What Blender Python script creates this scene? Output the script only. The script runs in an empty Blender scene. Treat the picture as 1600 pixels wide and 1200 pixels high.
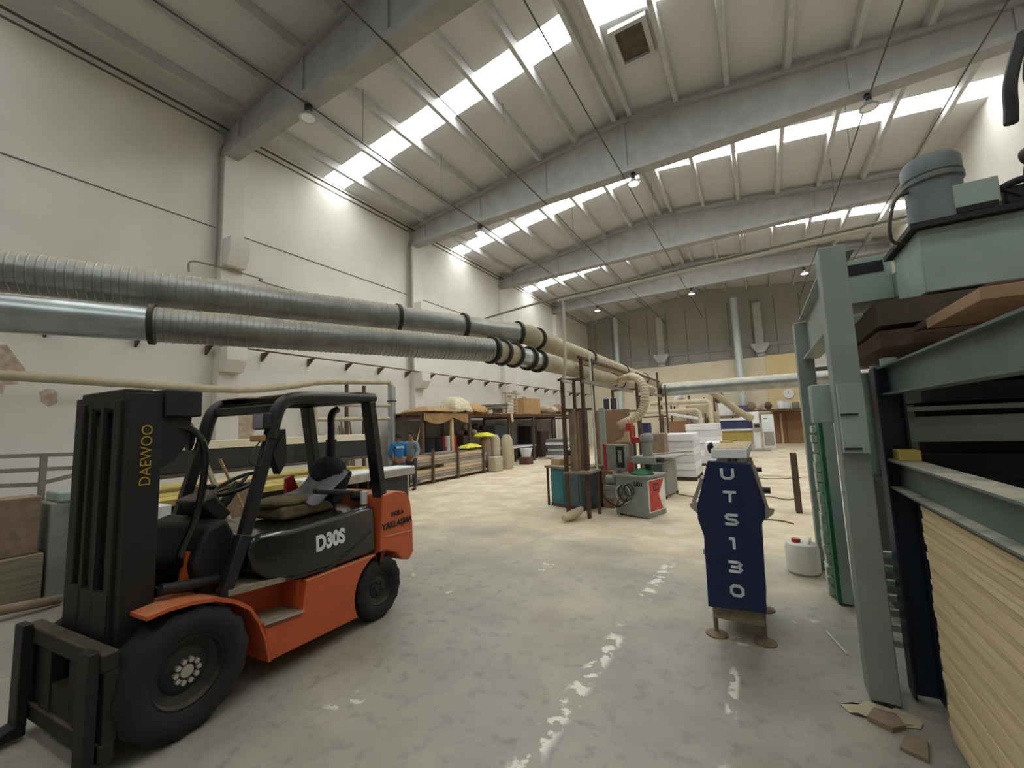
import bpy, math, random
from mathutils import Vector, Matrix
random.seed(7)
PI = math.pi
sc = bpy.context.scene
COL = sc.collection

# ------------------------------------------------------------------ helpers
def srgb(h):
    if isinstance(h, str):
        h = [int(h[i:i+2], 16) for i in (0, 2, 4)]
    return tuple((c/255/12.92 if c/255 <= .04045 else ((c/255+.055)/1.055)**2.4) for c in h) + (1.0,)

MATS = {}
def mat(name, col, rough=.6, metal=0., var=.12, scale=6., dust=0., bump=0., coat=0., dustcol='b39a76', col2=None, stretch=None):
    m = bpy.data.materials.new(name); m.use_nodes = True
    nt = m.node_tree; N = nt.nodes; L = nt.links
    b = N['Principled BSDF']; b.inputs['Roughness'].default_value = rough; b.inputs['Metallic'].default_value = metal
    if coat: b.inputs['Coat Weight'].default_value = coat
    c = srgb(col)
    tc = N.new('ShaderNodeTexCoord'); vec = tc.outputs['Object']
    if stretch:
        mp = N.new('ShaderNodeMapping'); mp.inputs['Scale'].default_value = stretch
        L.new(vec, mp.inputs['Vector']); vec = mp.outputs['Vector']
    no = N.new('ShaderNodeTexNoise'); no.inputs['Scale'].default_value = scale; no.inputs['Detail'].default_value = 6
    L.new(vec, no.inputs['Vector'])
    rp = N.new('ShaderNodeValToRGB')
    rp.color_ramp.elements[0].position = .3; rp.color_ramp.elements[1].position = .7
    lo = srgb(col2) if col2 else tuple(x*(1-var) for x in c[:3]) + (1,)
    rp.color_ramp.elements[0].color = lo
    rp.color_ramp.elements[1].color = c if col2 else tuple(min(1, x*(1+var*.6)) for x in c[:3]) + (1,)
    L.new(no.outputs['Fac'], rp.inputs['Fac'])
    out = rp.outputs['Color']
    if dust:
        ge = N.new('ShaderNodeNewGeometry'); sx = N.new('ShaderNodeSeparateXYZ'); L.new(ge.outputs['Normal'], sx.inputs[0])
        n2 = N.new('ShaderNodeTexNoise'); n2.inputs['Scale'].default_value = 9; L.new(tc.outputs['Object'], n2.inputs['Vector'])
        mr = N.new('ShaderNodeMapRange'); mr.inputs['From Min'].default_value = .25; mr.inputs['From Max'].default_value = .8
        L.new(sx.outputs['Z'], mr.inputs['Value'])
        mu = N.new('ShaderNodeMath'); mu.operation = 'MULTIPLY'; L.new(mr.outputs[0], mu.inputs[0])
        mu2 = N.new('ShaderNodeMapRange'); mu2.inputs['From Min'].default_value = .2; mu2.inputs['From Max'].default_value = .65
        L.new(n2.outputs['Fac'], mu2.inputs['Value']); L.new(mu2.outputs[0], mu.inputs[1])
        m3 = N.new('ShaderNodeMath'); m3.operation = 'MULTIPLY'; m3.inputs[1].default_value = dust; L.new(mu.outputs[0], m3.inputs[0])
        mx = N.new('ShaderNodeMix'); mx.data_type = 'RGBA'; L.new(m3.outputs[0], mx.inputs['Factor'])
        L.new(out, mx.inputs['A']); mx.inputs['B'].default_value = srgb(dustcol); out = mx.outputs['Result']
        if metal:
            m4 = N.new('ShaderNodeMath'); m4.operation = 'SUBTRACT'; m4.inputs[0].default_value = metal; m4.use_clamp = True
            L.new(m3.outputs[0], m4.inputs[1]); L.new(m4.outputs[0], b.inputs['Metallic'])
            m5 = N.new('ShaderNodeMapRange'); m5.inputs['To Min'].default_value = rough; m5.inputs['To Max'].default_value = .9
            L.new(m3.outputs[0], m5.inputs['Value']); L.new(m5.outputs[0], b.inputs['Roughness'])
    L.new(out, b.inputs['Base Color'])
    if bump:
        bp = N.new('ShaderNodeBump'); bp.inputs['Strength'].default_value = bump; bp.inputs['Distance'].default_value = .02
        L.new(no.outputs['Fac'], bp.inputs['Height']); L.new(bp.outputs['Normal'], b.inputs['Normal'])
    MATS[name] = m
    return m

def emit(name, col, s):
    m = bpy.data.materials.new(name); m.use_nodes = True
    b = m.node_tree.nodes['Principled BSDF']; b.inputs['Base Color'].default_value = srgb(col)
    b.inputs['Emission Color'].default_value = srgb(col); b.inputs['Emission Strength'].default_value = s
    MATS[name] = m
    return m

class MB:
    """collects boxes, bars, tubes and lathes into one mesh"""
    def __init__(s): s.v = []; s.f = []
    def add(s, vs, fs, M=None):
        o = len(s.v)
        for p in vs:
            p = Vector(p); s.v.append(M @ p if M else p)
        s.f += [tuple(i+o for i in f) for f in fs]
        return s
    def box(s, x0, x1, y0, y1, z0, z1, M=None):
        vs = [(x, y, z) for z in (z0, z1) for y in (y0, y1) for x in (x0, x1)]
        return s.add(vs, [(0,2,3,1), (4,5,7,6), (0,1,5,4), (2,6,7,3), (0,4,6,2), (1,3,7,5)], M)
    def bar(s, p, q, w, h=None, up=(0,0,1), roll=0):
        p, q = Vector(p), Vector(q); h = w if h is None else h
        d = (q-p); ln = d.length; d.normalize(); u = Vector(up)
        if abs(d.dot(u)) > .97: u = Vector((0,1,0))
        sx = d.cross(u).normalized(); uz = sx.cross(d).normalized()
        M = Matrix(((sx.x, d.x, uz.x, p.x), (sx.y, d.y, uz.y, p.y), (sx.z, d.z, uz.z, p.z), (0,0,0,1)))
        if roll: M = M @ Matrix.Rotation(roll, 4, 'Y')
        return s.box(-w/2, w/2, 0, ln, -h/2, h/2, M)
    def ibeam(s, p, q, w, h, t=.012, up=(0,0,1)):
        p, q = Vector(p), Vector(q); d = (q-p); ln = d.length; d.normalize(); u = Vector(up)
        sx = d.cross(u).normalized(); uz = sx.cross(d).normalized()
        M = Matrix(((sx.x, d.x, uz.x, p.x), (sx.y, d.y, uz.y, p.y), (sx.z, d.z, uz.z, p.z), (0,0,0,1)))
        a, b, c = w/2, h/2, t/2
        pr = [(-a,-b), (a,-b), (a,-b+t), (c,-b+t), (c,b-t), (a,b-t), (a,b), (-a,b), (-a,b-t), (-c,b-t), (-c,-b+t), (-a,-b+t)]
        n = len(pr)
        vs = [(x, y, z) for y in (0, ln) for x, z in pr]
        fs = [(i, (i+1) % n, n+(i+1) % n, n+i) for i in range(n)] + [tuple(range(n-1, -1, -1)), tuple(range(n, 2*n))]
        return s.add(vs, fs, M)
    def tube(s, pts, r, seg=12, caps=True, rf=None):
        pts = [Vector(p) for p in pts]; n = len(pts); rs = r if isinstance(r, (list, tuple)) else [r]*n
        t0 = (pts[1]-pts[0]).normalized(); a = Vector((0,0,1)) if abs(t0.z) < .9 else Vector((1,0,0))
        nx = t0.cross(a).normalized(); vs = []
        for i in range(n):
            t = (pts[min(i+1, n-1)]-pts[max(i-1, 0)])
            if t.length < 1e-9: t = t0
            t.normalize()
            nx = (nx - t*nx.dot(t)).normalized(); ny = t.cross(nx)
            for k in range(seg):
                an = 2*PI*k/seg
                rr = rs[i]*(rf(i, k) if rf else 1)
                vs.append(pts[i] + (nx*math.cos(an)+ny*math.sin(an))*rr)
        fs = [(i*seg+k, i*seg+(k+1) % seg, (i+1)*seg+(k+1) % seg, (i+1)*seg+k) for i in range(n-1) for k in range(seg)]
        if caps: fs += [tuple(range(seg-1, -1, -1)), tuple(range((n-1)*seg, n*seg))]
        return s.add(vs, fs)
    def lathe(s, prof, M=None, seg=24, rf=None, close=False):
        """profile [(r, z)] turned about local Z"""
        n = len(prof); vs = []
        for k in range(seg):
            a = 2*PI*k/seg
            for i, (r, z) in enumerate(prof):
                rr = r*(rf(i, k) if rf else 1)
                vs.append((rr*math.cos(a), rr*math.sin(a), z))
        fs = []
        m = n if close else n-1
        for k in range(seg):
            k2 = (k+1) % seg
            for i in range(m): fs.append((k*n+i, k2*n+i, k2*n+(i+1) % n, k*n+(i+1) % n))
        if not close:
            if prof[0][0] > 1e-6: fs.append(tuple(k*n for k in range(seg-1, -1, -1)))
            if prof[-1][0] > 1e-6: fs.append(tuple(k*n+n-1 for k in range(seg)))
        return s.add(vs, fs, M)
    def cyl(s, p, q, r, seg=16, r2=None):
        return s.tube([p, q], [r, r if r2 is None else r2], seg)
    def prism(s, poly, a, b, axis='y', M=None):
        n = len(poly); vs = []
        for t in (a, b):
            for u, w in poly:
                vs.append({'y': (u, t, w), 'x': (t, u, w), 'z': (u, w, t)}[axis])
        fs = [tuple(range(n)), tuple(range(2*n-1, n-1, -1))] + [(i, n+i, n+(i+1) % n, (i+1) % n) for i in range(n)]
        return s.add(vs, fs, M)
    def ell(s, c, rx, ry, rz, seg=14, rings=9, M=None, nz=0., rnd=None):
        vs = []; fs = []
        for i in range(rings+1):
            ph = PI*i/rings
            for k in range(seg):
                a = 2*PI*k/seg; j = 1+(rnd.uniform(-nz, nz) if rnd and 0 < i < rings else 0)
                vs.append((c[0]+rx*math.sin(ph)*math.cos(a)*j, c[1]+ry*math.sin(ph)*math.sin(a)*j, c[2]+rz*math.cos(ph)*j))
        for i in range(rings):
            for k in range(seg): fs.append((i*seg+k, (i+1)*seg+k, (i+1)*seg+(k+1) % seg, i*seg+(k+1) % seg))
        return s.add(vs, fs, M)
    def grid(s, nu, nv, fn, thick=0.):
        vs = [fn(i/nu, j/nv) for j in range(nv+1) for i in range(nu+1)]
        w = nu+1
        fs = [(j*w+i, j*w+i+1, (j+1)*w+i+1, (j+1)*w+i) for j in range(nv) for i in range(nu)]
        s.add(vs, fs); s.thick = thick
        return s
    def build(s, name, m, parent=None, bevel=0., smooth=True, solid=0., sub=0):
        me = bpy.data.meshes.new(name)
        me.from_pydata([tuple(v) for v in s.v], [], s.f)
        import bmesh
        bm = bmesh.new(); bm.from_mesh(me)
        bmesh.ops.remove_doubles(bm, verts=bm.verts, dist=1e-6)
        bmesh.ops.recalc_face_normals(bm, faces=bm.faces); bm.to_mesh(me); bm.free()
        if smooth:
            for p in me.polygons: p.use_smooth = True
            me.set_sharp_from_angle(angle=math.radians(38))
        me.materials.append(MATS[m] if isinstance(m, str) else m)
        o = bpy.data.objects.new(name, me); COL.objects.link(o)
        if parent: o.parent = parent
        if solid:
            md = o.modifiers.new('solid', 'SOLIDIFY'); md.thickness = solid; md.offset = 0
        if bevel:
            md = o.modifiers.new('bevel', 'BEVEL'); md.width = bevel; md.segments = 2; md.limit_method = 'ANGLE'
        if sub:
            md = o.modifiers.new('sub', 'SUBSURF'); md.levels = sub; md.render_levels = sub
        return o

ORD = ('first second third fourth fifth sixth seventh eighth ninth tenth eleventh twelfth thirteenth fourteenth fifteenth sixteenth seventeenth eighteenth nineteenth twentieth'.split()
       + ['twenty-'+w for w in 'first second third fourth fifth sixth seventh eighth ninth'.split()] + ['thirtieth'] + ['thirty-'+w for w in 'first second third fourth fifth sixth seventh eighth ninth'.split()])
def tag(o, label, cat, group=None, kind=None):
    o['label'] = label; o['category'] = cat
    if group: o['group'] = group
    if kind: o['kind'] = kind
    return o
def thing(name, label, cat, loc=(0,0,0), rz=0., group=None):
    o = bpy.data.objects.new(name, None); COL.objects.link(o); o.empty_display_size = .1
    o.location = loc; o.rotation_euler = (0, 0, rz)
    return tag(o, label, cat, group)
def struct(o, label, cat, group=None):
    return tag(o, label, cat, group, 'structure')
def copy_tree(o, parent=None):
    c = o.copy(); COL.objects.link(c)
    if parent: c.parent = parent
    for ch in list(o.children): copy_tree(ch, c)
    return c
def text(s, size, m, parent, name, M, ext=.002, offset=0., align='CENTER'):
    cu = bpy.data.curves.new(name, 'FONT'); cu.body = s; cu.size = size; cu.extrude = ext; cu.offset = offset
    cu.align_x = align; cu.align_y = 'CENTER'
    t = bpy.data.objects.new('tmp', cu); COL.objects.link(t)
    dg = bpy.context.evaluated_depsgraph_get(); me = bpy.data.meshes.new_from_object(t.evaluated_get(dg))
    bpy.data.objects.remove(t); me.name = name; me.materials.clear(); me.materials.append(MATS[m])
    o = bpy.data.objects.new(name, me); COL.objects.link(o)
    if parent: o.parent = parent
    o.matrix_local = M
    return o
def frame(o, x, y):
    """4x4 from origin, local x and y axes"""
    x = Vector(x).normalized(); y = Vector(y).normalized(); z = x.cross(y)
    o = Vector(o)
    return Matrix(((x.x, y.x, z.x, o.x), (x.y, y.y, z.y, o.y), (x.z, y.z, z.z, o.z), (0,0,0,1)))
def arc(c, r, a0, a1, n, ax='xz'):
    out = []
    for i in range(n+1):
        a = math.radians(a0+(a1-a0)*i/n)
        out.append((c[0]+r*math.cos(a), c[1]+r*math.sin(a)))
    return out
def bez(pts, n=12):
    """smooth curve through points"""
    P = [Vector(p) for p in pts]; out = []
    for i in range(len(P)-1):
        p0 = P[max(i-1, 0)]; p1 = P[i]; p2 = P[i+1]; p3 = P[min(i+2, len(P)-1)]
        for k in range(n):
            t = k/n
            out.append(.5*((2*p1)+(p2-p0)*t+(2*p0-5*p1+4*p2-p3)*t*t+(3*p1-p0-3*p2+p3)*t**3))
    out.append(P[-1])
    return out
def rough_line(p, q, n, amp, rnd=random):
    p, q = Vector(p), Vector(q)
    return [p.lerp(q, i/n)+(Vector((rnd.uniform(-amp, amp), rnd.uniform(-amp, amp), rnd.uniform(-amp, amp))) if 0 < i < n else Vector()) for i in range(n+1)]

# ------------------------------------------------------------------ materials
mat('wall_paint', 'd9d5ce', .85, var=.07, scale=.9, bump=.05)
mat('wall_grey', 'a3a09a', .85, var=.1, scale=.5)
mat('seam', '6e675c', .9)
mat('roof_panel', 'c6c6c6', .8, var=.06, scale=.6)
mat('concrete', 'b9b8b6', .85, var=.14, scale=2.5, bump=.08)
mat('concrete_dark', '9d9c9a', .85, var=.12, scale=2.5, bump=.08)
mat('beige_board', 'e3d7be', .8, var=.05, scale=1.2)
mat('cream_board', 'e3cd9c', .8, var=.05, scale=1.2)
mat('galv', '9a9c9a', .36, .8, var=.2, scale=5, dust=1., dustcol='bcae95')
mat('galv_clean', 'b4bcbf', .3, .85, var=.2, scale=4, dust=.25)
mat('duct_dusty', 'b0a68f', .7, .15, var=.15, scale=5, dust=.9)
mat('ring', '3b3834', .6, .4, dust=.3)
mat('rust', '5e463a', .8, .1, var=.3, scale=12, dust=.4)
mat('cable', '4e4a44', .8)
mat('pipe_grey', '8c877d', .6, .3, dust=.6)
mat('black_paint', '16161a', .42, .0, var=.3, scale=14, dust=.12)
mat('black_gloss', '0f1012', .22, var=.2, coat=.4, dust=.25, dustcol='55504a')
mat('mast_black', '131113', .62, var=.3, scale=14)
mat('mast_brown', '211c19', .7, var=.3, scale=9, dust=.15)
mat('rubber', '1b1b1c', .85, var=.25, scale=20, bump=.2)
mat('rim', '232325', .7, var=.2, dust=.2)
mat('bolt', 'b9b4a8', .5, .6)
mat('orange', 'c4592f', .5, var=.12, scale=5, dust=.55, dustcol='c99a72')  # upward faces: dust, strengthened to paint in their lighter lit tone
mat('orange_edge', 'cf9a74', .7)
mat('steel_bright', 'c3c3c0', .35, .8)
mat('motor_grey', '767d80', .6, .2, var=.15, dust=.6)
mat('riser', 'cfdcde', .45, .25, var=.12, scale=2, stretch=(3, 3, .5))
mat('pipe_pale', 'c6beac', .6, .1, var=.1)
mat('beam_slate', '66716f', .6, .15, var=.15, scale=4, dust=.95, dustcol='b8b09a')
mat('white_paint', 'e6e6e2', .6)
mat('yellow_letter', 'b5922c', .6)
mat('red', 'a81f24', .5)
mat('cloth_dark', '24262b', .9, var=.3, scale=12, bump=.3)
mat('cloth_grey', '8d8c90', .9, var=.2, scale=10, bump=.3)
mat('cloth_tan', '77694f', .95, var=.35, scale=9, bump=.3)
mat('navy', '0d1a48', .5, var=.15, scale=6)
mat('letter', 'dfe3ea', .6)
mat('steel_green', 'a0b0aa', .6, .1, var=.12, scale=4)
mat('steel_green_dust', '919b96', .6, .1, var=.12, scale=4, dust=.95, dustcol='b8b09a')
mat('steel_blue', '1d2a3c', .5, .1, var=.2, scale=5)
mat('steel_dark', '2b2a2b', .6, .3, var=.2)
mat('press_green', '1f6a45', .6, var=.25, scale=12)
mat('pale_green', 'b6c2b0', .7, var=.25, scale=14)
mat('platen', '574a40', .8, var=.3, scale=6, dust=.3)
mat('chipboard', 'd8c29c', .9, var=.16, scale=3, stretch=(1.2, 1.2, 50), bump=.25)
mat('chipboard_dark', 'c9b38e', .9, var=.16, scale=3, stretch=(1.2, 1.2, 50), bump=.25)
mat('wood_board', 'a98a62', .8, var=.25, scale=4, stretch=(1, 8, 20))
mat('wood_pale', 'cbb08a', .8, var=.2, scale=5, stretch=(10, 1, 10))
mat('dusty_grey', '8b8681', .9, var=.2, scale=3)
mat('timber', 'b8ab95', .85, var=.3, scale=4, stretch=(12, 1, 12), dust=.3)
mat('timber_old', '8f8472', .85, var=.3, scale=4, stretch=(12, 1, 12), dust=.4)
mat('mdf', 'a48468', .85, var=.08, scale=3)
mat('cardboard', 'b08c5e', .85, var=.12, scale=4)
mat('dusty_brown', '8e7a66', .9, var=.25, scale=9)
mat('tarp', 'a5825c', .85, var=.25, scale=6, bump=.3)
mat('plastic_film', 'c9bea0', .5, var=.25, scale=6)
mat('teal', '2e7683', .5, var=.15, scale=5, dust=.3)
mat('steel_slate', '52636c', .6, .1, var=.15, dust=.4)
mat('machine_grey', '8e938e', .6, .1, var=.15, scale=5, dust=.35)
mat('machine_red', 'bd3531', .5, var=.12, dust=.25)
mat('hose', 'c4b499', .8, var=.15)
mat('white_board', 'e9e9ec', .6, var=.03)
mat('white_board_edge', 'd8d8de', .7, var=.05)
mat('pallet', '4d3b30', .9, var=.3)
mat('table_white', 'e8ebec', .4, var=.05)
mat('profile_alu', 'a9a39a', .5, .3, var=.15)
mat('dark_panel', '27282c', .5, var=.15, dust=.1)
mat('yellow_dust', 'c2ab5e', .8, var=.2, scale=6)
mat('yellow', 'd9cf3a', .6, var=.15)
mat('blue_cloth', '1f6aa5', .85, var=.15, scale=14, bump=.2)
mat('grey_cloth', '7d8287', .9, var=.2, bump=.2)
mat('trouser', '3c3f48', .9, var=.2)
mat('skin', '8a5c45', .6, var=.06)
mat('hair', '14110f', .8)
mat('eye', 'e9e6e0', .3)
mat('lip', '74443a', .6)
mat('plaster_stain', 'a58c76', .95, var=.3, scale=9, col2='c3b7a8', bump=.3)
mat('bucket_white', 'e3e1d9', .5, var=.05, dust=.3)
mat('door_brown', '8c6648', .7, var=.12, scale=3, stretch=(8, 8, 1))
mat('grey_door', '9ba39f', .6, var=.08)
mat('clock_face', 'efece4', .5)
mat('window_glass', '3a4046', .1)
mat('violet', '5a4a66', .7, var=.2)
mat('blue_dark', '31335c', .7, var=.2)
emit('skylight', 'f2f8f6', 9.0)
emit('skylight_fill', 'f2f8f6', 3.8)  # dimmer glow of the strips added behind the viewer
emit('lamp_on', 'f4f8ff', 40.0)
# ------------------------------------------------------------------ camera
F = 650.0
yaw, pit, rol = (math.radians(a) for a in (30.402, 5.855, -2.181))
fw = Vector((-math.sin(yaw)*math.cos(pit), math.cos(yaw)*math.cos(pit), math.sin(pit)))
r0 = fw.cross(Vector((0,0,1))).normalized(); u0 = r0.cross(fw)
rt = r0*math.cos(rol)+u0*math.sin(rol); up = -r0*math.sin(rol)+u0*math.cos(rol)
cam = bpy.data.cameras.new('camera'); co = bpy.data.objects.new('camera', cam); COL.objects.link(co)
co.matrix_world = Matrix(((rt.x, up.x, -fw.x, 0), (rt.y, up.y, -fw.y, 0), (rt.z, up.z, -fw.z, 1.8), (0,0,0,1)))
cam.sensor_fit = 'HORIZONTAL'; cam.sensor_width = 36; cam.lens = 36*F/1600; cam.clip_start = .05; cam.clip_end = 200
sc.camera = co
vs = sc.view_settings; vs.view_transform = 'Standard'; vs.look = 'None'; vs.gamma = 1; vs.use_curve_mapping = False; vs.exposure = 1.0
sc.display_settings.display_device = 'sRGB'
sc.cycles.use_denoising = True; sc.cycles.max_bounces = 10; sc.cycles.diffuse_bounces = 6
sc.cycles.sample_clamp_indirect = 6
w = bpy.data.worlds.new('world'); sc.world = w; w.use_nodes = True
w.node_tree.nodes['Background'].inputs[0].default_value = (.02, .02, .02, 1); w.node_tree.nodes['Background'].inputs[1].default_value = 1

# ------------------------------------------------------------------ building shell
XL, XR, YB, YF, XC = -12.2, 6.35, -12.0, 34.0, -2.93
def zr(x): return 11.60-.113*abs(x-XC)          # underside of the roof sheets
BEAMS = [-8.8, -1.65, 5.48, 12.68, 19.83, 27.0]

def floor_material():
    m = bpy.data.materials.new('floor_concrete'); m.use_nodes = True; nt = m.node_tree; N = nt.nodes; L = nt.links
    b = N['Principled BSDF']; b.inputs['Roughness'].default_value = .62
    tc = N.new('ShaderNodeTexCoord'); sx = N.new('ShaderNodeSeparateXYZ'); L.new(tc.outputs['Object'], sx.inputs[0])
    def noise(s, d=6, vec=None):
        n = N.new('ShaderNodeTexNoise'); n.inputs['Scale'].default_value = s; n.inputs['Detail'].default_value = d
        L.new(vec or tc.outputs['Object'], n.inputs['Vector']); return n.outputs['Fac']
    def mr(v, a, b_, c=0, d=1):
        n = N.new('ShaderNodeMapRange'); n.interpolation_type = 'SMOOTHSTEP'
        for k, x in zip(('From Min', 'From Max', 'To Min', 'To Max'), (a, b_, c, d)): n.inputs[k].default_value = x
        L.new(v, n.inputs['Value']); return n.outputs[0]
    def math_(op, a, b_):
        n = N.new('ShaderNodeMath'); n.operation = op
        for i, x in enumerate((a, b_)):
            if isinstance(x, (int, float)): n.inputs[i].default_value = x
            else: L.new(x, n.inputs[i])
        return n.outputs[0]
    def mix(f, a, b_):
        n = N.new('ShaderNodeMix'); n.data_type = 'RGBA'
        L.new(f, n.inputs['Factor'])
        for k, x in (('A', a), ('B', b_)):
            if isinstance(x, str): n.inputs[k].default_value = srgb(x)
            else: L.new(x, n.inputs[k])
        return n.outputs['Result']
    base = mix(mr(noise(1.6, 9), .3, .7), '948e83', 'a49e92')
    base = mix(mr(noise(9, 10), .5, .75), base, '87837a')
    # sawdust: lies thick in the middle of the hall and along the machines, thinner round the doorway
    lie = mr(sx.outputs['Y'], 1.5, 9.5)
    dn = mr(math_('ADD', math_('MULTIPLY', lie, .55), math_('MULTIPLY', noise(.9, 7), .9)), .52, .95)
    c = mix(dn, base, 'cfc0a6')
    c = mix(mr(math_('MULTIPLY', noise(2.6, 7), dn), .3, .62), c, 'dacdb6')
    c = mix(math_('MULTIPLY', mr(math_('MULTIPLY', noise(1.6, 10), dn), .34, .62), .4), c, 'b99d78')
    c = mix(math_('MULTIPLY', mr(noise(.7, 4), .52, .7), .35), c, '94826a')
    # white spilt filler: a broken trail down the hall and a few loose splashes
    for off, sl, y1, y0, wd in ((1.3, -.03, 6.4, 5.6, .1), (.3, .0, 3.7, 3.4, .045)):
        line = math_('ABSOLUTE', math_('ADD', sx.outputs['X'], math_('ADD', math_('MULTIPLY', sx.outputs['Y'], sl), off)), 0)
        wv = math_('MULTIPLY', mr(line, wd, wd*.3), mr(noise(9, 8), .5, .56))
        wv = math_('MULTIPLY', wv, mr(noise(1.1, 2), .42, .5))
        wv = math_('MULTIPLY', wv, mr(sx.outputs['Y'], y1, y0))
        c = mix(wv, c, 'e2ded2')
    sp = math_('MULTIPLY', mr(noise(1.7, 3), .66, .7), mr(noise(13, 8), .5, .58))
    c = mix(math_('MULTIPLY', sp, mr(sx.outputs['Y'], 8, 5)), c, 'd5d2c8')
    L.new(c, b.inputs['Base Color'])
    L.new(mr(dn, 0, 1, .5, .85), b.inputs['Roughness'])
    bp = N.new('ShaderNodeBump'); bp.inputs['Strength'].default_value = .25; bp.inputs['Distance'].default_value = .01
    L.new(noise(12, 8), bp.inputs['Height']); L.new(bp.outputs['Normal'], b.inputs['Normal'])
    MATS['floor'] = m
floor_material()
struct(MB().box(XL-.3, XR+.3, YB-.3, YF+.3, -.2, 0).build('floor', 'floor', smooth=False), 'dusty concrete floor with tan sawdust and white splashes', 'floor')
struct(MB().box(XL-.3, XL, YB, YF, 0, 12).build('wall_left', 'wall_paint', smooth=False), 'long off-white concrete panel wall on the left side', 'wall')
struct(MB().box(XR, XR+.3, YB, YF, 0, 12).build('wall_right', 'wall_paint', smooth=False), 'cream side wall behind the press on the right', 'wall')
struct(MB().box(XL, XR, YF, YF+.3, 0, 12).build('wall_far', 'wall_grey', smooth=False), 'dim grey panelled gable wall at the far end', 'wall')
struct(MB().box(XL, XR, YB-.3, YB, 0, 12).build('wall_back', 'wall_paint', smooth=False), 'plain wall behind the viewer', 'wall')
n_trim = 1
def trim(mb, m, label):
    global n_trim
    o = struct(mb.build('trim_%d' % n_trim, m, smooth=False), label, 'trim'); n_trim += 1; return o
trim(MB().box(XL, XL+.015, YB, YF, 7.44, 7.465), 'seam', 'upper horizontal joint line between the left wall panels')
trim(MB().box(XL, XL+.015, YB, YF, 10.22, 10.27), 'seam', 'dark joint line along the top of the left wall')
fz = MB()
for i in range(13): fz.box(XL+.7+i*1.45, XL+.74+i*1.45, YF-.015, YF, 6.2, 10.3)
trim(fz, 'seam', 'vertical joints between the grey panels of the far gable')
trim(MB().box(XL, XR, YF-.12, YF, 6.75, 6.95), 'concrete_dark', 'horizontal rail across the grey far gable wall')
# lower lining of the far wall
struct(MB().box(XL, .72, YF-.35, YF-.13, 0, 6.0).build('trim_%d' % n_trim, 'beige_board', smooth=False), 'pale beige boarded lining along the lower far wall', 'trim'); n_trim += 1
struct(MB().box(.72, 2.7, YF-.5, YF-.13, 0, 6.02).build('trim_%d' % n_trim, 'cream_board', smooth=False), 'warmer yellow lining panel right of the beige one', 'trim'); n_trim += 1
struct(MB().box(2.7, XR, YF-.4, YF-.13, 0, 6.0).build('trim_%d' % n_trim, 'wall_paint', smooth=False), 'white lining panel at the far right corner with small window', 'trim'); n_trim += 1

# roof sheets between the skylight strips, one slab per slope and bay
STRIPS = [(-6.2, -5.2), (-.5, .55), (8.5, 9.3), (15.5, 16.35), (22.75, 23.65)]  # first two strips added out of view to brighten the foreground
def slope(mb, x0, x1, y0, y1, dz0, dz1):
    z0, z1 = zr(x0), zr(x1)
    vs = [(x0,y0,z0+dz0), (x1,y0,z1+dz0), (x1,y1,z1+dz0), (x0,y1,z0+dz0), (x0,y0,z0+dz1), (x1,y0,z1+dz1), (x1,y1,z1+dz1), (x0,y1,z0+dz1)]
    return mb.add(vs, [(0,1,2,3), (4,7,6,5), (0,4,5,1), (1,5,6,2), (2,6,7,3), (3,7,4,0)])
rm = MB(); ys = [YB-.3]+[y for s in STRIPS for y in s]+[YF+.3]
for i in range(0, len(ys), 2):
    slope(rm, XL-.3, XC, ys[i], ys[i+1], 0, .08); slope(rm, XC, XR+.3, ys[i], ys[i+1], 0, .08)
for a, b in STRIPS:
    slope(rm, XL-.3, XL+.05, a, b, 0, .08); slope(rm, XC-.26, XC, a, b, 0, .08); slope(rm, XC, XC+.26, a, b, 0, .08); slope(rm, XR-.02, XR+.3, a, b, 0, .08)
struct(rm.build('ceiling', 'roof_panel', smooth=False), 'low pitched ceiling of grey roof sheets', 'ceiling')
k = 1
for (a, b), nm in zip(STRIPS, ('rearmost', 'unseen added overhead', 'nearest', 'middle', 'farthest')):
    for x0, x1, sd in ((XL+.05, XC-.26, 'left'), (XC+.26, XR-.02, 'right')):
        o = slope(MB(), x0, x1, a, b, .02, .06).build('window_%d' % k, 'skylight' if a > 5 else 'skylight_fill', smooth=False)
        struct(o, '%s glowing roof skylight strip on the %s slope' % (nm, sd), 'skylight'); k += 1

# precast beams: flat bottom, top following the pitch, I section
def beam(y, zb):
    mb = MB()
    def seg(hw, zlo, zhi):
        xs = [XL+.02, XC, XR-.02]; vs = []
        for x in xs:
            for yy in (y-hw, y+hw):
                vs += [(x, yy, zlo(x)), (x, yy, zhi(x))]
        fs = []
        for i in range(2):
            o = i*4
            fs += [(o,o+1,o+5,o+4), (o+2,o+6,o+7,o+3), (o+1,o+3,o+7,o+5), (o,o+4,o+6,o+2)]
        fs += [(0,2,3,1), (8,9,11,10)]
        mb.add(vs, fs)
    top = lambda x: zr(x)-.23
    seg(.09, lambda x: zb+.18, lambda x: top(x)-.12)
    seg(.2, lambda x: zb, lambda x: zb+.18)
    seg(.2, lambda x: top(x)-.12, top)
    for i in range(-6, 7): 
        x = XC+i*1.4*(1 if i < 0 else 1)
        if XL+.3 < x < XR-.3 and i % 2 == 0: mb.box(x-.05, x+.05, y-.14, y+.14, zb+.15, top(x)-.1)
    return mb
for y, zb, nm in zip(BEAMS, (9.6, 9.6, 9.48, 9.56, 9.7, 9.8), ('far behind the viewer', 'behind the viewer', 'nearest in view', 'second in view', 'third in view', 'last before the far wall')):
    struct(beam(y, zb).build('roof_beam', 'concrete_dark', smooth=False), 'tapered concrete roof beam spanning the hall, %s' % nm, 'roof beam', 'roof beams')
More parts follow.
